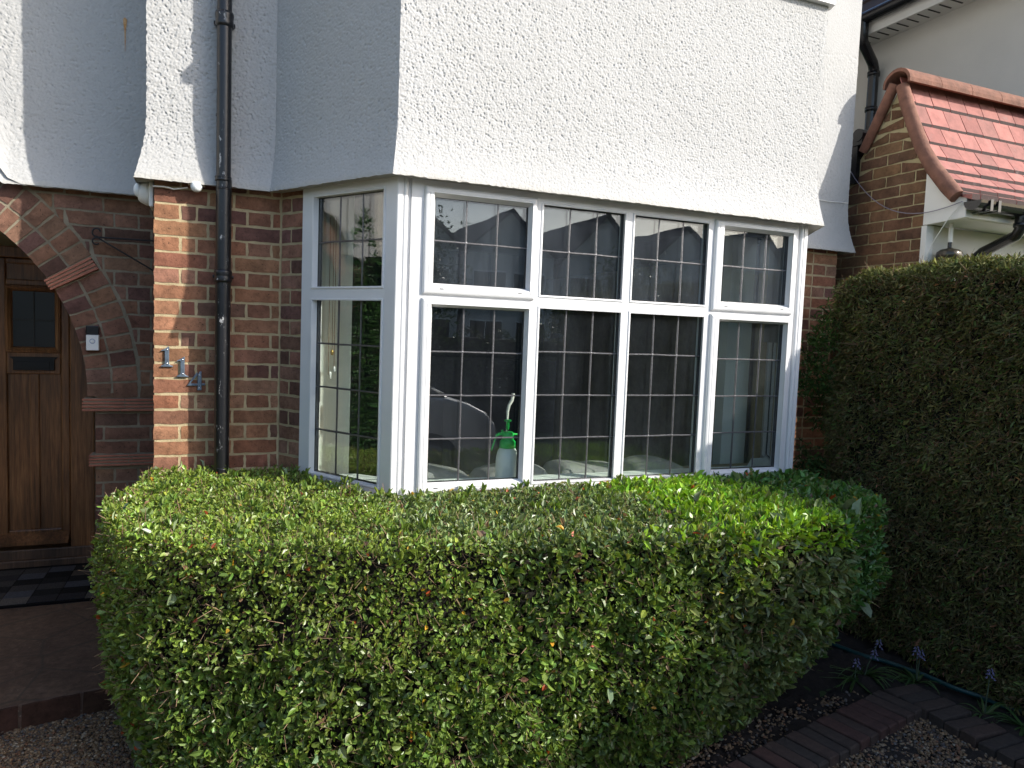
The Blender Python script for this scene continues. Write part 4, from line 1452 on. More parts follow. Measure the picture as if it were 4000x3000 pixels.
def leaves(P, Nn, L, Wd, cols, rngl, up_bias=.3, spread=.9, fold=.25, shape='ovate', along=None):
    """P (n,3) base points, Nn (n,3) outward normals. returns V (n*6,3), Q (n*2,4), C"""
    n = len(P)
    r = rngl.normal(size=(n, 3)) * spread
    d = Nn * .55 + r + np.array([0, 0, up_bias])                   # growing direction of the leaf
    if along is not None: d = along + r
    d /= np.linalg.norm(d, axis=1, keepdims=True)
    nn = Nn + np.array([0, 0, .45]) + rngl.normal(size=(n, 3)) * .55  # facing of the blade
    nn -= d * (nn * d).sum(1, keepdims=True)
    nn /= (np.linalg.norm(nn, axis=1, keepdims=True) + 1e-9)
    s = np.cross(d, nn)
    L = L[:, None]; Wd = Wd[:, None]
    curl = rngl.normal(size=(n, 1)) * .12 - .08
    b = P
    if shape == 'ovate':
        l1 = b + d * L * .30 + s * Wd * .46 + nn * Wd * fold; r1 = b + d * L * .30 - s * Wd * .46 + nn * Wd * fold
        l2 = b + d * L * .68 + s * Wd * .40 + nn * Wd * fold * .9; r2 = b + d * L * .68 - s * Wd * .40 + nn * Wd * fold * .9
    else:
        l1 = b + d * L * .25 + s * Wd * .40 + nn * Wd * fold; r1 = b + d * L * .25 - s * Wd * .40 + nn * Wd * fold
        l2 = b + d * L * .70 + s * Wd * .42 + nn * Wd * fold * .6; r2 = b + d * L * .70 - s * Wd * .42 + nn * Wd * fold * .6
    tip = b + d * L + nn * L * curl
    V = np.stack([b, l1, l2, tip, r2, r1], 1).reshape(-1, 3)
    k = np.arange(n)[:, None] * 6
    Q = np.concatenate([k + np.array([0, 3, 2, 1]), k + np.array([0, 5, 4, 3])], 1).reshape(-1, 4)
    C = np.repeat(cols, 6, 0)
    return V, Q, C


# ---- low clipped hedge wrapped round the bay
ZH = .930
TOP = [(-1.06, .66), (-1.10, .42), (-1.165, .12), (-1.135, -.18), (-1.03, -.42), (-.80, -.63), (-.41, -.78), (.19, -.88), (.87, -1.00), (1.42, -1.0), (1.90, -.90), (2.22, -.72), (2.32, -.45), (2.33, -.1), (2.36, .25), (2.40, .62)]
BOT = [(-1.00, .66), (-1.03, .42), (-1.06, .12), (-1.02, -.12), (-.93, -.32), (-.72, -.50), (-.40, -.63), (.19, -.73), (.78, -.80), (1.12, -.76), (1.45, -.60), (1.72, -.40), (1.90, -.20), (1.98, .05), (2.02, .3), (2.05, .62)]
TC, BC = catmull(TOP, 24), catmull(BOT, 24)


def outline(z):
    w_ = np.clip((z + .1) / .70, 0, 1); w_ = w_ ** .82
    return w_


def side_pts(n, rngl, depth):
    seg = np.linalg.norm(np.diff(TC, axis=0), axis=1); cum = np.concatenate([[0], np.cumsum(seg)])
    u = rngl.uniform(0, cum[-1], n); i = np.clip(np.searchsorted(cum, u) - 1, 0, len(seg) - 1)
    f = (u - cum[i]) / seg[i]
    z = rngl.uniform(-.06, ZH, n)
    tp = TC[i] * (1 - f)[:, None] + TC[i + 1] * f[:, None]; bp = BC[i] * (1 - f)[:, None] + BC[i + 1] * f[:, None]
    w_ = outline(z)[:, None]
    p2 = bp * (1 - w_) + tp * w_
    tg = TC[i + 1] - TC[i]; tg /= np.linalg.norm(tg, axis=1, keepdims=True)
    nrm = np.stack([tg[:, 1], -tg[:, 0]], 1)
    r = .06
    dz = np.clip(z - (ZH - r), 0, r)
    ins = r - np.sqrt(np.clip(r * r - dz * dz, 0, None))
    bumpy = (vnoise(u * 5.5, z * 5.5, 31) - .5) * .07 + (vnoise(u * 17, z * 17, 32) - .5) * .045
    dep = depth - bumpy + ins + .038
    p2 = p2 - nrm * dep[:, None]
    nz = dz / r * .9
    N3 = np.concatenate([nrm * np.sqrt(1 - np.clip(nz, 0, .95) ** 2)[:, None], nz[:, None]], 1)
    return np.concatenate([p2, z[:, None]], 1), N3, u, z


HOUSE_POLY = np.array([(-1.3, .67), (-.46, .67), (-.36, .5), (-.09, -.03), (2.33, -.03), (2.6, .5), (2.7, .67), (2.7, 2), (-1.3, 2)])


def inpoly(P, poly):
    x, y = P[:, 0], P[:, 1]; ins = np.zeros(len(P), bool); j = len(poly) - 1
    for i in range(len(poly)):
        xi, yi = poly[i]; xj, yj = poly[j]
        c = ((yi > y) != (yj > y)) & (x < (xj - xi) * (y - yi) / (yj - yi + 1e-12) + xi)
        ins ^= c; j = i
    return ins


def top_pts(n, rngl, depth):
    out = np.zeros((0, 2))
    while len(out) < n:
        P = np.stack([rngl.uniform(-1.25, 2.45, n * 2), rngl.uniform(-1.1, .68, n * 2)], 1)
        ok = inpoly(P, np.vstack([TC * np.array([.978, .97]), [(2.34, .68), (-1.03, .68)]])) & ~inpoly(P, HOUSE_POLY)
        out = np.vstack([out, P[ok]])
    P = out[:n]
    d = np.full(n, 9.)
    for a in range(0, len(TC), 4): d = np.minimum(d, np.hypot(P[:, 0] - TC[a, 0], P[:, 1] - TC[a, 1]))
    r = .06; dd = np.clip(r - d, 0, r)
    drop = r - np.sqrt(np.clip(r * r - dd * dd, 0, None))
    z = ZH - drop - depth + (vnoise(P[:, 0] * 5, P[:, 1] * 5, 41) - .5) * .03 + (vnoise(P[:, 0] * 16, P[:, 1] * 16, 42) - .5) * .022
    N3 = np.zeros((n, 3)); N3[:, 2] = 1
    return np.concatenate([P, z[:, None]], 1), N3


hl = thing('clipped_hedge', 'low clipped green shrub hedge wrapped around the foot of the bay window', 'hedge', (.5, -.3, -.1))
rl = np.random.default_rng(5)


def jitc(base, n, rngl, v=.22):
    c = np.tile(np.array(base), (n, 1)); k = rngl.normal(1, v, (n, 1)).clip(.45, 1.7)
    c = c * k; c[:, 0] *= rngl.normal(1, .10, n); c[:, 2] *= rngl.normal(1, .15, n)
    return c.clip(.004, .8)


def species(P, rngl, top):
    """per leaf: length, width, colour by where in the hedge it grows"""
    n = len(P); x, y, z = P.T
    wob = (vnoise(x * 2.3, (y + z) * 2.3, 51) - .5) * .55 + (vnoise(x * 7, (y + z) * 7, 52) - .5) * .25 + rngl.normal(0, .10, n)
    L = np.zeros(n); Wd = np.zeros(n); C = np.zeros((n, 3))
    small = ((x + wob < .02) & (z > .55 + wob * .4))                       # box-like, small and glossy
    right = (x + wob > (.98 if top else 1.15)) & (z > .82)                                # privet, long and bright
    rightlow = (x + wob > .95) & ~right
    dull = (~small & ~right & (x < 1.5)) if top else np.zeros(n, bool)
    end_shade = (x + wob * .5 > 1.72)  # darker leaf colour paints the tall hedge's shadow on the right end
    right &= ~end_shade; rightlow &= ~end_shade
    rest = ~(small | right | rightlow | dull | end_shade)
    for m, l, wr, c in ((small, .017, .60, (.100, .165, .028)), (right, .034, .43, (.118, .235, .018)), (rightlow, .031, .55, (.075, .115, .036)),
                        (dull, .0225, .50, (.088, .140, .046)), (end_shade, .031, .50, (.040, .105, .020)), (rest, .0245, .57, (.080, .142, .026))):
        k = m.sum()
        if not k: continue
        L[m] = l * rngl.normal(1, .30, k).clip(.45, 1.9); Wd[m] = L[m] * wr * rngl.normal(1, .12, k).clip(.7, 1.3); C[m] = jitc(c, k, rngl)
    tone = .8 + .45 * vnoise(x * 3.1, (y + z) * 3.1, 61)
    C *= tone[:, None] * np.array([1.70, 1.46, 1.48])
    # pale, yellowed and red leaves
    q = rngl.uniform(size=n)
    m = q < .045; C[m] = jitc((.17, .20, .07), m.sum(), rngl)
    m = (q > .05) & (q < .054); C[m] = jitc((.45, .27, .03), m.sum(), rngl, .2)
    m = (q > .06) & (q < .0635); C[m] = jitc((.36, .075, .025), m.sum(), rngl, .2)
    m = (q > .07) & (q < .085); C[m] = jitc((.16, .10, .055), m.sum(), rngl, .2)
    m = (q > .09) & (q < .0925); L[m] *= 2.1; Wd[m] *= 2.2; C[m] = jitc((.16, .21, .10), m.sum(), rngl, .15)
    return L, Wd, C


Vs, Qs, Cs, nb = [], [], [], 0
for kind, n in (('side', 76000), ('top', 42000)):
    dep = np.abs(rl.normal(0, .035, n)) - .004
    if kind == 'side':
        P, N3, u, z = side_pts(n, rl, dep)
        gap = vnoise(u * 14, z * 14, 91)
        keep = (gap > .29) | (rl.uniform(size=n) < .30)
        P, N3 = P[keep], N3[keep]
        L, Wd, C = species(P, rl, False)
    else:
        P, N3 = top_pts(n, rl, dep * .8)
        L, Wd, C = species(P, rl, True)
        C = (C * 1.12).clip(0, .6)  # lighter leaf colour paints stronger sunlight onto the clipped top
    keep = ~inpoly(P[:, :2], HOUSE_POLY)
    P, N3, L, Wd, C = P[keep], N3[keep], L[keep], Wd[keep], C[keep]
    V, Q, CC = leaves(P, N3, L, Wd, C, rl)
    Vs.append(V); Qs.append(Q + nb); Cs.append(CC); nb += len(V)
# rosettes of young upright shoots standing out of the clipped surface
P, N3, u, z = side_pts(210, rl, np.full(210, -.012)); P2, N2 = top_pts(120, rl, np.full(120, -.008))
P = np.vstack([P, P2]); N3 = np.vstack([N3, N2]); keep = ~inpoly(P[:, :2], HOUSE_POLY); P, N3 = P[keep], N3[keep]
m = 9
Pr = np.repeat(P, m, 0) + rl.normal(size=(len(P) * m, 3)) * .007; Nr = np.repeat(N3, m, 0)
V, Q, CC = leaves(Pr, Nr, rl.normal(.033, .006, len(Pr)).clip(.018, .05), rl.normal(.014, .003, len(Pr)).clip(.008, .02), jitc((.14, .21, .04), len(Pr), rl, .15), rl, .5, .45, .3, 'long')
Vs.append(V); Qs.append(Q + nb); Cs.append(CC); nb += len(V)
fast_mesh('foliage', np.concatenate(Vs), np.concatenate(Qs), MAT['leaf'], hl, np.concatenate(Cs))


def twigs(P, N3, rngl, L, r):
    """thin three-sided twigs"""
    n = len(P)
    d = N3 * .5 + rngl.normal(size=(n, 3)) * .7; d[:, 2] += .25; d /= np.linalg.norm(d, axis=1, keepdims=True)
    a = np.cross(d, rngl.normal(size=(n, 3))); a /= np.linalg.norm(a, axis=1, keepdims=True); b = np.cross(d, a)
    ln = rngl.uniform(.5, 1.3, n)[:, None] * L
    rr = rngl.uniform(.6, 1.3, n)[:, None] * r
    ring = []
    for (f, kr) in ((0, 1.0), (1, .55)):
        for k in range(3):
            t_ = 2 * PI * k / 3
            ring.append(P + d * ln * f + rr * kr * (a * math.cos(t_) + b * math.sin(t_)))
    V = np.stack(ring, 1).reshape(-1, 3)
    k = np.arange(n)[:, None] * 6
    Q = np.concatenate([k + np.array(q) for q in ([0, 1, 4, 3], [1, 2, 5, 4], [2, 0, 3, 5])], 1).reshape(-1, 4)
    return V, Q


P, N3, u, z = side_pts(7500, rl, rl.uniform(.0, .06, 7500)); P2, N2 = top_pts(2600, rl, rl.uniform(.01, .05, 2600))
P = np.vstack([P, P2]); N3 = np.vstack([N3, N2]); keep = ~inpoly(P[:, :2], HOUSE_POLY)
V, Q = twigs(P[keep], N3[keep], rl, .055, .0014)
fast_mesh('twigs', V, Q, MAT['twig'], hl)
# dark heart of the hedge
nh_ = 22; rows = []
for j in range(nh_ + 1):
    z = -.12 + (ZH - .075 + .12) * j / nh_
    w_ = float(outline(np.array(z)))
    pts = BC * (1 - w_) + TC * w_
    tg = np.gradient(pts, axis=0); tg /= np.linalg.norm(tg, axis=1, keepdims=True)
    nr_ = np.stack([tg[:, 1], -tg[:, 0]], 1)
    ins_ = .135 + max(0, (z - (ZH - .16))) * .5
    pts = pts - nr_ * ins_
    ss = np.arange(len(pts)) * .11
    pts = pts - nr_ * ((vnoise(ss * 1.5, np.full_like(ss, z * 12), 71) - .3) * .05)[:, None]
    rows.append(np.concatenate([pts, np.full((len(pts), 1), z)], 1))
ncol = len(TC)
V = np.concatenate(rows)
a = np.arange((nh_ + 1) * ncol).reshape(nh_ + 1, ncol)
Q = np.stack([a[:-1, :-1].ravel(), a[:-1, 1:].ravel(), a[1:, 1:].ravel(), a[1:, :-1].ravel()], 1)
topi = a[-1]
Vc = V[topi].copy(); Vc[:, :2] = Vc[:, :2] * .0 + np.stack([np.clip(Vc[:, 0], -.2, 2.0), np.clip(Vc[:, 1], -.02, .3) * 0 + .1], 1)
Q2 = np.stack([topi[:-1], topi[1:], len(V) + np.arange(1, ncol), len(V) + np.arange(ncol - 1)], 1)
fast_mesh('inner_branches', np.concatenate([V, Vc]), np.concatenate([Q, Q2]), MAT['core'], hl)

# ---- tall conifer hedge on the boundary
ht = thing('conifer_hedge', 'tall dense dark conifer hedge on the boundary right of the bay window', 'hedge', (3.1, -2, -.1))
HX0, HX1, HY0, HY1, HZ = 2.86, 3.40, .30, -4.2, 2.13
rt = np.random.default_rng(9)


def box_face_pts(n, rngl):
    # four faces: left, top, near-house end, right
    A = np.array([(HY0 - HY1) * (HZ + .1), (HX1 - HX0) * (HY0 - HY1), (HX1 - HX0) * (HZ + .1), .35 * (HY0 - HY1) * (HZ + .1)])
    f = rngl.choice(4, n, p=A / A.sum())
    # denser close to the house where the picture looks
    a = rngl.uniform(0, 1, n); s = np.where(rngl.uniform(size=n) < .62, a * .32, a)
    y = HY0 + (HY1 - HY0) * s; x = rngl.uniform(HX0, HX1, n); z = rngl.uniform(-.08, HZ, n)
    P = np.stack([x, y, z], 1); N3 = np.zeros((n, 3))
    m = f == 0; P[m, 0] = HX0; N3[m, 0] = -1
    m = f == 1; P[m, 2] = HZ; N3[m, 2] = 1
    m = f == 2; P[m, 1] = HY0; N3[m, 1] = 1
    m = f == 3; P[m, 0] = HX1; N3[m, 0] = 1
    bumpy = (vnoise(P[:, 1] * 4, P[:, 2] * 4 + P[:, 0], 11) - .5) * .11 + (vnoise(P[:, 1] * 13, P[:, 2] * 13 + P[:, 0] * 5, 12) - .5) * .06
    P += N3 * bumpy[:, None]
    # rounded top edge towards the garden and sloping shoulder by the house
    e = np.clip((P[:, 2] - (HZ - .12)) / .12, 0, 1); P[:, 0] += np.where(N3[:, 0] < 0, e ** 2 * .07, 0)
    P[:, 2] -= np.where(N3[:, 2] > 0, np.clip((HX0 + .12 - P[:, 0]) / .12, 0, 1) ** 2 * .06, 0)
    P[:, 2] -= np.clip((P[:, 1] - .05) / .3, 0, 1) * .06 * (P[:, 2] / HZ)
    return P, N3


n = 135000
P, N3 = box_face_pts(n, rt)
P -= N3 * np.abs(rt.normal(0, .035, n))[:, None]
along = N3 * .55 + np.array([0, 0, -.25]); along = along + np.where((N3[:, 2] > 0)[:, None], np.array([-.2, 0, .2]), 0)
L = rt.normal(.031, .008, n).clip(.014, .055); Wd = L * rt.uniform(.16, .32, n)
c = jitc((.120, .116, .044), n, rt, .32)
q = rt.uniform(size=n); m = q < .12; c[m] = jitc((.17, .10, .05), m.sum(), rt, .3); m = (q > .12) & (q < .26); c[m] = jitc((.10, .14, .035), m.sum(), rt, .25)
m = (P[:, 2] > HZ - .07); c[m] = jitc((.15, .16, .055), m.sum(), rt, .3)  # top sprays coloured lighter, painting in sunlit tips
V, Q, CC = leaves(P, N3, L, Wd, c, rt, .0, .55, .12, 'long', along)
# a looser straggle against the brick at the house end
k = 5200
Pe = np.stack([rt.normal(2.82, .09, k), rt.uniform(.26, .46, k), rt.uniform(.55, 2.02, k)], 1)
Pe = Pe[(vnoise(Pe[:, 2] * 5, Pe[:, 0] * 9, 77) > .42)]
Ne = np.tile(np.array([-.9, -.3, .1]), (len(Pe), 1))
V2, Q2, C2 = leaves(Pe, Ne, rt.normal(.036, .01, len(Pe)).clip(.015, .06), rt.normal(.010, .003, len(Pe)).clip(.005, .02), jitc((.045, .085, .02), len(Pe), rt, .4), rt, .0, .7, .12, 'long')
fast_mesh('foliage', np.concatenate([V, V2]), np.concatenate([Q, Q2 + len(V)]), MAT['conifer'], ht, np.concatenate([CC, C2]))
P, N3 = box_face_pts(5000, rt); P -= N3 * rt.uniform(0, .05, (5000, 1))
V, Q = twigs(P, N3 * .4, rt, .075, .0013)
fast_mesh('twigs', V, Q, MAT['twig'], ht)
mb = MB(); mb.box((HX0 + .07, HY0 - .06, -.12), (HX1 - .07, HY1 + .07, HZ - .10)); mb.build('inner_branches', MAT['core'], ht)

# ---- hedge and white house on the far side of the drive (mirrored in the side pane)
lh = thing('boundary_hedge', 'sunlit green hedge across the drive, mirrored in the narrow side pane', 'hedge', (-3.5, -.9, -.1))
n = 30000
P = np.stack([np.full(n, -3.2), rt.uniform(-3, 1.1, n), rt.uniform(-.1, 2.42, n)], 1); N3 = np.tile(np.array([1., -.2, .2]), (n, 1))
P[:, 0] += (vnoise(P[:, 1] * 3, P[:, 2] * 3, 5) - .5) * .25
P[:, 2] += np.where(P[:, 2] > 2.25, (vnoise(P[:, 1] * 6, P[:, 1] * 0 + 3, 6) - .4) * .5, 0)
V, Q, CC = leaves(P, N3, rt.normal(.05, .012, n).clip(.02, .09), rt.normal(.02, .005, n).clip(.008, .035), jitc((.052, .125, .034), n, rt, .35), rt)
fast_mesh('foliage', V, Q, MAT['leaf'], lh, CC)
mb = MB(); mb.box((-4.0, -3, -.12), (-3.30, 1.05, 2.30)); mb.build('inner_branches', MAT['core'], lh)


def simple_house(name, x0, x1, y0, y1, h, ridge, label, axis='Y', group=None, wall='farwall', face=1):
    t_ = thing(name, label, 'house', ((x0 + x1) / 2, (y0 + y1) / 2, -.1), group)
    mb = MB(); mb.box((x0, y0, -.12), (x1, y1, h))
    if axis == 'Y':
        xm = (x0 + x1) / 2
        for y in (y0, y1): mb.add([(x0, y, h), (x1, y, h), (xm, y, ridge)], [(0, 1, 2)])
    else:
        ym = (y0 + y1) / 2
        for x in (x0, x1): mb.add([(x, y0, h), (x, y1, h), (x, ym, ridge)], [(0, 1, 2)])
    mb.build('wall', MAT[wall], t_)
    mb = MB(); e = .35
    if axis == 'Y':
        xm = (x0 + x1) / 2; sl = (ridge - h) / (xm - x0)
        for sx, xe in ((-1, x0), (1, x1)):
            mb.hexa([(xe + sx * e, y0 - e, h - e * sl), (xm, y0 - e, ridge), (xm, y1 + e, ridge), (xe + sx * e, y1 + e, h - e * sl),
                     (xe + sx * e, y0 - e, h - e * sl + .15), (xm, y0 - e, ridge + .15), (xm, y1 + e, ridge + .15), (xe + sx * e, y1 + e, h - e * sl + .15)])
    else:
        ym = (y0 + y1) / 2; sl = (ridge - h) / (ym - y0)
        for sy, ye in ((-1, y0), (1, y1)):
            mb.hexa([(x0 - e, ye + sy * e, h - e * sl), (x0 - e, ym, ridge), (x1 + e, ym, ridge), (x1 + e, ye + sy * e, h - e * sl),
                     (x0 - e, ye + sy * e, h - e * sl + .15), (x0 - e, ym, ridge + .15), (x1 + e, ym, ridge + .15), (x1 + e, ye + sy * e, h - e * sl + .15)])
    roof_o = mb.build('roof', MAT['farroof'], t_)
    yf = y1 if face > 0 else y0
    for k, (fx, z0, z1) in enumerate(((.25, .9, 2.2), (.75, .9, 2.2), (.28, 3.5, 4.7), (.72, 3.5, 4.7))):
        xc = x0 + (x1 - x0) * fx
        mb = MB(); mb.box((xc - .9, yf - .02, z0 - .08), (xc + .9, yf + .05, z1 + .08)); f_ = mb.build('window', MAT['upvc'], t_)
        mb = MB()
        for q in (-.86, .02): mb.box((xc + q, yf + .05, z0), (xc + q + .84, yf + .055, z1))
        mb.build('pane', MAT['darkglass'], f_)
    return t_


WHERE = ['opposite the far end of the drive', 'opposite the left hedge', 'opposite the front door', 'opposite the black drainpipe', 'opposite the left half of the bay', 'opposite the right half of the bay',
         'opposite the conifer hedge', 'opposite the porch next door', 'opposite the house next door', 'farthest right across the road']
for k in range(10):
    x0 = -16 + k * 5.3 + rnd.uniform(-.1, .1)
    simple_house('gabled_house', x0, x0 + 5.0, -40, -31, 5.7 + rnd.uniform(-.25, .25), 7.7 + rnd.uniform(-.35, .5), 'pale gabled house across the road, ' + WHERE[k], 'Y', 'houses across the road mirrored in the window')
simple_house('side_house', -15, -8.2, -1.5, 8, 5.3, 8.6, 'white house beyond the drive mirrored in the narrow side pane', 'X', None, 'nwhite')


def tree(x, y, h, r, label, seed, dens=5200):
    rr = np.random.default_rng(seed)
    t_ = thing('street_tree', label, 'tree', (x, y, -.1), 'trees across the road')
    mb = MB(); mb.tube([(x, y, -.1), (x + .1, y, h * .3), (x - .05, y + .1, h * .6), (x, y, h * .9)], [.16, .12, .08, .03], 8)
    for k in range(9):
        a = rr.uniform(0, 6.28); z0 = h * rr.uniform(.3, .65)
        mb.tube([(x, y, z0), (x + r * .5 * math.cos(a), y + r * .5 * math.sin(a), z0 + h * .15), (x + r * .85 * math.cos(a), y + r * .85 * math.sin(a), z0 + h * .25)], [.06, .035, .012], 6)
    mb.build('trunk', MAT['bark'], t_)
    ctr = rr.normal(size=(34, 3)); ctr /= np.linalg.norm(ctr, axis=1, keepdims=True); ctr *= rr.uniform(.35, 1, (34, 1)) * np.array([r, r, h * .36]); ctr += np.array([x, y, h * .62])
    P = np.repeat(ctr, dens // 34, 0) + rr.normal(size=(34 * (dens // 34), 3)) * r * .2
    V, Q, CC = leaves(P, rr.normal(size=P.shape) * .5 + np.array([0, 0, .6]), rr.normal(.16, .03, len(P)).clip(.07, .26), rr.normal(.08, .02, len(P)).clip(.03, .14), jitc((.045, .075, .02), len(P), rr, .3), rr)
    fast_mesh('crown', V, Q, MAT['leaf'], t_, CC)


tree(5.0, -22, 5.6, 2.2, 'leafy tree across the road mirrored in the second upper pane', 3)
tree(13.0, -21, 4.4, 2.0, 'lower leafy tree across the road right of the taller one', 4)
tree(-8.0, -23, 5.2, 2.2, 'leafy tree across the road left of the front door', 8)

# ---- silver car parked on the drive behind the photographer (mirrored in the first large pane)
car = thing('parked_car', 'silver grey hatchback parked in front of the house, mirrored in the window', 'car', (.2, -5.2, -.1))
CY0, CY1 = -4.35, -6.0
side = [(2.52, .25), (2.54, .45), (2.50, .62), (2.38, .76), (2.15, .87), (1.92, .93), (-.95, .93), (-1.35, .90), (-1.50, .70), (-1.52, .35), (-1.40, .22)]
mb = MB()
mb.extrude([(x, CY0, z) for x, z in side], (0, CY1 - CY0, 0)); mb.build('body', MAT['carpaint'], car, bevel=.05)
gh = [(1.95, .925), (1.20, 1.36), (.9, 1.42), (-.4, 1.44), (-1.0, 1.36), (-1.38, .925)]
def inset(p, z): return p + (-.0 - (z - .925) * .28)
mb = MB(); nn_ = len(gh)
vs = [(x, CY0 - .03 - (z - .925) * .32, z) for x, z in gh] + [(x, CY1 + .03 + (z - .925) * .32, z) for x, z in gh]
mb.add(vs, [tuple(range(nn_ - 1, -1, -1)), tuple(range(nn_, 2 * nn_))] + [(i, (i + 1) % nn_, nn_ + (i + 1) % nn_, nn_ + i) for i in range(nn_)])
mb.build('cabin', MAT['pvc_black'], car, bevel=.03)
mb = MB(); mb.box((-.9, CY0 - .24, 1.425), (.95, CY1 + .24, 1.465)); mb.build('roof', MAT['carpaint'], car, bevel=.015)
mb = MB()
for (pts) in ([(1.62, .98), (1.15, 1.32), (.55, 1.36), (.55, .98)], [(.47, .98), (.47, 1.36), (-.35, 1.37), (-.35, .98)], [(-.43, .98), (-.43, 1.37), (-.9, 1.30), (-1.15, .98)]):
    mb.extrude([(x, CY0 - .024 - (z - .925) * .32, z) for x, z in pts], (0, -.004, 0))
mb.extrude([(1.93, CY0 - .12, .965), (1.24, CY0 - .22, 1.355), (1.24, CY1 + .22, 1.355), (1.93, CY1 + .12, .965)], (.012, 0, .02))
mb.build('window', MAT['darkglass'], car)
for x in (1.75, -.85):
    for y in (CY0 - .02, CY1 + .2):
        mb = MB(); mb.lathe([(0, .02), (.2, .03), (.31, .02), (.32, -.02), (.32, -.16), (.2, -.18), (0, -.18)], (x, y, .22), 24, axis='Y'); wh = mb.build('wheel', MAT['tyre'], car)
        mb = MB(); mb.lathe([(0, .034), (.06, .04), (.19, .034)], (x, y, .22), 20, axis='Y'); mb.build('rim', MAT['steel'], wh)
mb = MB(); mb.box((1.42, CY0 + .02, .98), (1.60, CY0 + .17, 1.08)); mb.build('mirror', MAT['carpaint'], car, bevel=.02)

# dark hedge along the front boundary, behind the photographer
fh = thing('front_hedge', 'dark boundary hedge along the pavement, mirrored low in the bay window', 'hedge', (6, -8.6, -.1))
n = 16000
P = np.stack([rt.uniform(2.2, 11, n), np.full(n, -8.4), rt.uniform(-.1, 1.62, n)], 1); N3 = np.tile(np.array([0, 1., .2]), (n, 1))
P[:, 1] += (vnoise(P[:, 0] * 3, P[:, 2] * 3, 5) - .5) * .25
P[:, 2] += np.where(P[:, 2] > 1.5, (vnoise(P[:, 0] * 5, P[:, 0] * 0 + 3, 6) - .4) * .25, 0)
V, Q, CC = leaves(P, N3, rt.normal(.07, .015, n).clip(.03, .12), rt.normal(.032, .006, n).clip(.01, .05), jitc((.036, .06, .016), n, rt, .35), rt)
fast_mesh('foliage', V, Q, MAT['leaf'], fh, CC)
mb = MB(); mb.box((2.25, -9.4, -.12), (10.95, -8.5, 1.55)); mb.build('inner_branches', MAT['core'], fh)

car.location.x -= .34

# ================================================================== GARDEN BED
def scatter_pebbles(name, n, sampler, z, smin, smax, label, seed):
    rr = np.random.default_rng(seed)
    P = sampler(rr, n); n = len(P)
    base = np.array([(0, 0, 1), (.894, 0, .447), (.276, .851, .447), (-.724, .526, .447), (-.724, -.526, .447), (.276, -.851, .447), (.724, .526, -.447), (-.276, .851, -.447), (-.894, 0, -.447), (-.276, -.851, -.447), (.724, -.526, -.447), (0, 0, -1)])
    tri = np.array([(0, 1, 2), (0, 2, 3), (0, 3, 4), (0, 4, 5), (0, 5, 1), (1, 6, 2), (2, 7, 3), (3, 8, 4), (4, 9, 5), (5, 10, 1), (6, 7, 2), (7, 8, 3), (8, 9, 4), (9, 10, 5), (10, 6, 1), (6, 11, 7), (7, 11, 8), (8, 11, 9), (9, 11, 10), (10, 11, 6)])
    sz = (smin + (smax - smin) * rr.uniform(size=n) ** 2.2)
    sc = np.stack([sz * rr.uniform(.8, 1.3, n), sz * rr.uniform(.7, 1.1, n), sz * rr.uniform(.45, .8, n)], 1)
    V = base[None] * sc[:, None, :] * rr.uniform(.8, 1.2, (n, 12, 1))
    a = rr.uniform(0, 6.28, n); ca, sa = np.cos(a)[:, None], np.sin(a)[:, None]
    X = V[:, :, 0] * ca - V[:, :, 1] * sa; Y = V[:, :, 0] * sa + V[:, :, 1] * ca
    tl = rr.uniform(-.6, .6, n)[:, None]; Zt = V[:, :, 2] + X * np.sin(tl) * .6
    V = np.stack([X + P[:, 0:1], Y + P[:, 1:2], Zt + (z + sz * .35 + rr.uniform(0, .012, n))[:, None]], 2).reshape(-1, 3)
    Q = (np.arange(n)[:, None, None] * 12 + tri[None]).reshape(-1, 3)
    pal = np.array([(.25, .16, .085), (.19, .115, .062), (.29, .21, .13), (.11, .075, .052), (.13, .115, .105), (.22, .105, .055), (.36, .30, .22), (.08, .065, .06)])
    C = pal[rr.choice(8, n, p=[.22, .2, .14, .14, .08, .1, .05, .07])] * rr.uniform(.75, 1.15, (n, 1))
    o = fast_mesh(name, V, Q, MAT['pebble'], None, np.repeat(C, 12, 0), smooth=True)
    return tag(o, label, 'gravel', None, 'stuff')


def samp_right(rr, n):
    P = np.stack([rr.uniform(1.0, 2.42, n * 2), rr.uniform(-2.0, -.78, n * 2)], 1)
    yl = -1.06 + (P[:, 0] - 1.0) * .2294
    return P[(P[:, 1] < yl + .03) & (P[:, 0] < 2.41)][:n]


def samp_left(rr, n):
    P = np.stack([rr.uniform(-2.1, -.85, n * 2), rr.uniform(-.5, .46, n * 2)], 1)
    return P[P[:, 1] < .455 + (P[:, 0] + 1.15) * .182][:n]


def samp_sparse(rr, n):
    P = np.stack([rr.uniform(.9, 2.3, n * 3), rr.uniform(-.95, -.5, n * 3)], 1)
    d = np.abs(P[:, 1] - (-.86 + (P[:, 0] - 1.08) * .205 + .10))
    return P[rr.uniform(size=len(P)) < np.exp(-d * 12)][:n]


scatter_pebbles('gravel', 24000, samp_right, -.105, .0035, .0105, 'mixed brown gravel inside the brick edging at the bottom right', 21)
scatter_pebbles('gravel', 42000, samp_left, -.115, .003, .009, 'brown gravel on the ground left of the clipped hedge', 22)
scatter_pebbles('gravel', 1100, samp_sparse, -.112, .004, .012, 'loose pebbles scattered on the soil between the hedge and the brick edging', 23)

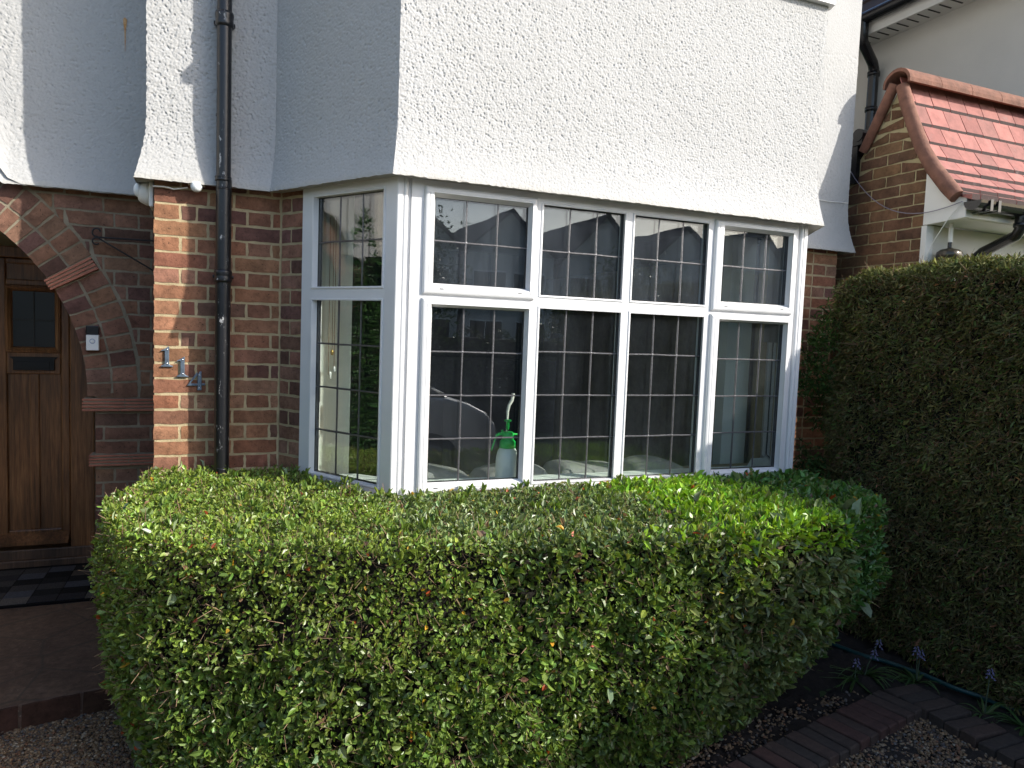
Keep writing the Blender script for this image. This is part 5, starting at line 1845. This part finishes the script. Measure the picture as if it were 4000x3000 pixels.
# edging bricks, each laid on its own
ed_dir = np.array([.9755, .220]); ed_n = np.array([-.220, .9755])
corner = np.array([2.355, -.612])
WORDS = ['first', 'second', 'third', 'fourth', 'fifth', 'sixth', 'seventh', 'eighth', 'ninth', 'tenth', 'eleventh', 'twelfth', 'thirteenth', 'fourteenth', 'fifteenth', 'sixteenth', 'seventeenth', 'eighteenth']


def edging(cx, cy, ang, L_, W_, label, z=-.05):
    c_, s_ = math.cos(ang), math.sin(ang)
    th = thing('edging_brick', label, 'brick', (cx, cy, -.12), 'edging bricks around the gravel')
    LOC[th.name] = np.array((cx, cy, -.12))
    mb = MB()
    col = rnd.choice([(.062, .042, .032), (.055, .040, .032), (.072, .045, .034), (.085, .042, .032), (.05, .038, .031)])
    h = z + rnd.uniform(-.006, .006)
    P_ = []
    for zz, sh in ((-.14, 0), (h - .006, 0), (h, .006)):
        for (a, b) in ((-1, -1), (1, -1), (1, 1), (-1, 1)):
            u = a * (L_ / 2 - sh) + rnd.uniform(-.0025, .0025); v = b * (W_ / 2 - sh) + rnd.uniform(-.0015, .0015)
            P_.append((cx + u * c_ - v * s_, cy + u * s_ + v * c_, zz + (rnd.uniform(-.002, .002) if zz > 0 - .1 else 0)))
    mb.add(P_, [(3, 2, 1, 0), (8, 9, 10, 11)] + [(k + r, (k + 1) % 4 + r, (k + 1) % 4 + 4 + r, k + 4 + r) for r in (0, 4) for k in range(4)], col)
    mb.build('brick_body', MAT['paver'], th, bevel=.003)


for k in range(18):
    p = corner - ed_dir * (.04 + k * .0795) - ed_n * .104
    edging(p[0], p[1], math.atan2(ed_n[1], ed_n[0]) + rnd.uniform(-.03, .03), .212, .069, '%s edging brick from the corner along the row beside the clipped hedge' % WORDS[k])
for k in range(14):
    y = -.652 - k * .0795
    edging(2.485, y - .1 * 0, rnd.uniform(-.04, .04), .205, .070, '%s edging brick from the corner along the row beside the conifer hedge' % WORDS[k])

# garden hose
hp = [(2.60, -.05), (2.653, -.234), (2.71, -.333), (2.78, -.533), (2.802, -.674), (2.845, -.786), (2.863, -.889), (2.93, -.98), (3.0, -1.15), (2.9, -1.6), (2.75, -2.2)]
cv = catmull(hp, 8)
mb = MB(); mb.tube([(x, y, -.085) for x, y in cv], .0125, 12)
tag(mb.build('garden_hose', MAT['hose']), 'teal green garden hose lying on the soil below the conifer hedge', 'hose')


# bluebells
def bluebell(x, y, flowers, nb_l, label, seed):
    rr = np.random.default_rng(seed)
    th = thing('bluebell', label, 'flower', (x, y, -.11), 'bluebells in the dark bed')
    Vs, Qs, Cs = [], [], []; nbv = 0
    for k in range(nb_l):
        a = rr.uniform(0, 6.28); ln = rr.uniform(.12, .26); w_ = rr.uniform(.004, .008); lift = rr.uniform(.25, .9)
        d = np.array([math.cos(a), math.sin(a), 0]); s = np.array([-d[1], d[0], 0])
        m = 7; base = np.array([x, y, -.11]) + d * .008
        vs = []
        for i in range(m):
            t_ = i / (m - 1)
            p = base + d * ln * t_ * (1 - .25 * lift) + np.array([0, 0, ln * (lift * t_ * 1.1 - (.55 + .3 * lift) * t_ * t_)])
            p[2] = max(p[2], -.10)
            ww = w_ * (1 - t_ ** 2) + .0006
            vs += [p - s * ww + np.array([0, 0, .002]), p, p + s * ww + np.array([0, 0, .002])]
        q = []
        for i in range(m - 1):
            q += [(i * 3, i * 3 + 1, i * 3 + 4, i * 3 + 3), (i * 3 + 1, i * 3 + 2, i * 3 + 5, i * 3 + 4)]
        Vs.append(np.array(vs)); Qs.append(np.array(q) + nbv); nbv += len(vs); Cs.append(jitc((.055, .105, .03), len(vs), rr, .08))
    fast_mesh('leaf_tuft', np.concatenate(Vs), np.concatenate(Qs), MAT['blade'], th, np.concatenate(Cs))
    for (fx, fy, fz) in flowers:
        mb = MB(); mb.tube([(x, y, -.11), (x + (fx - x) * .4, y + (fy - y) * .4, -.11 + (fz + .1) * .55), (fx, fy, fz)], [.0035, .003, .0018], 6)
        st = mb.build('stem', m_plain('flower_stem', (.06, .09, .05), .6), th)
        mb = MB()
        for k in range(11):
            a = k * 2.4; zz = fz + .010 - k * .0042; r = .006 + .0009 * k
            cx, cy = fx + r * math.cos(a), fy + r * math.sin(a)
            n = 6; vs, fs = [], []
            for (rad, h, o) in ((.0012, .004, 0), (.0029, .001, .001), (.0033, -.003, .002), (.0054, -.006, .005)):
                for j in range(n):
                    b = 2 * PI * j / n; vs.append((cx + o * math.cos(a) + rad * math.cos(b), cy + o * math.sin(a) + rad * math.sin(b), zz + h))
            for i in range(3):
                for j in range(n): fs.append((i * n + j, i * n + (j + 1) % n, (i + 1) * n + (j + 1) % n, (i + 1) * n + j))
            mb.add(vs, fs, None, True)
        mb.build('flower_head', MAT['petal'], th, recalc=False)


bluebell(2.49, -.40, [(2.582, -.40, .072), (2.53, -.42, .03)], 22, 'bluebell with two pale flower heads nearest the clipped hedge', 1)
bluebell(2.70, -.546, [(2.683, -.546, .082), (2.712, -.55, .062)], 26, 'bluebell with the palest double flower head beside the brick corner', 2)
bluebell(2.714, -.90, [(2.731, -.90, .118)], 14, 'bluebell with a single tall violet head beside the teal hose', 3)
bluebell(2.40, -.42, [(2.406, -.42, .0)], 12, 'small bluebell with one low violet head under the clipped hedge', 4)
bluebell(2.80, -1.03, [(2.86, -1.10, .05)], 16, 'bluebell tuft of arching leaves at the far right edge of the bed', 5)
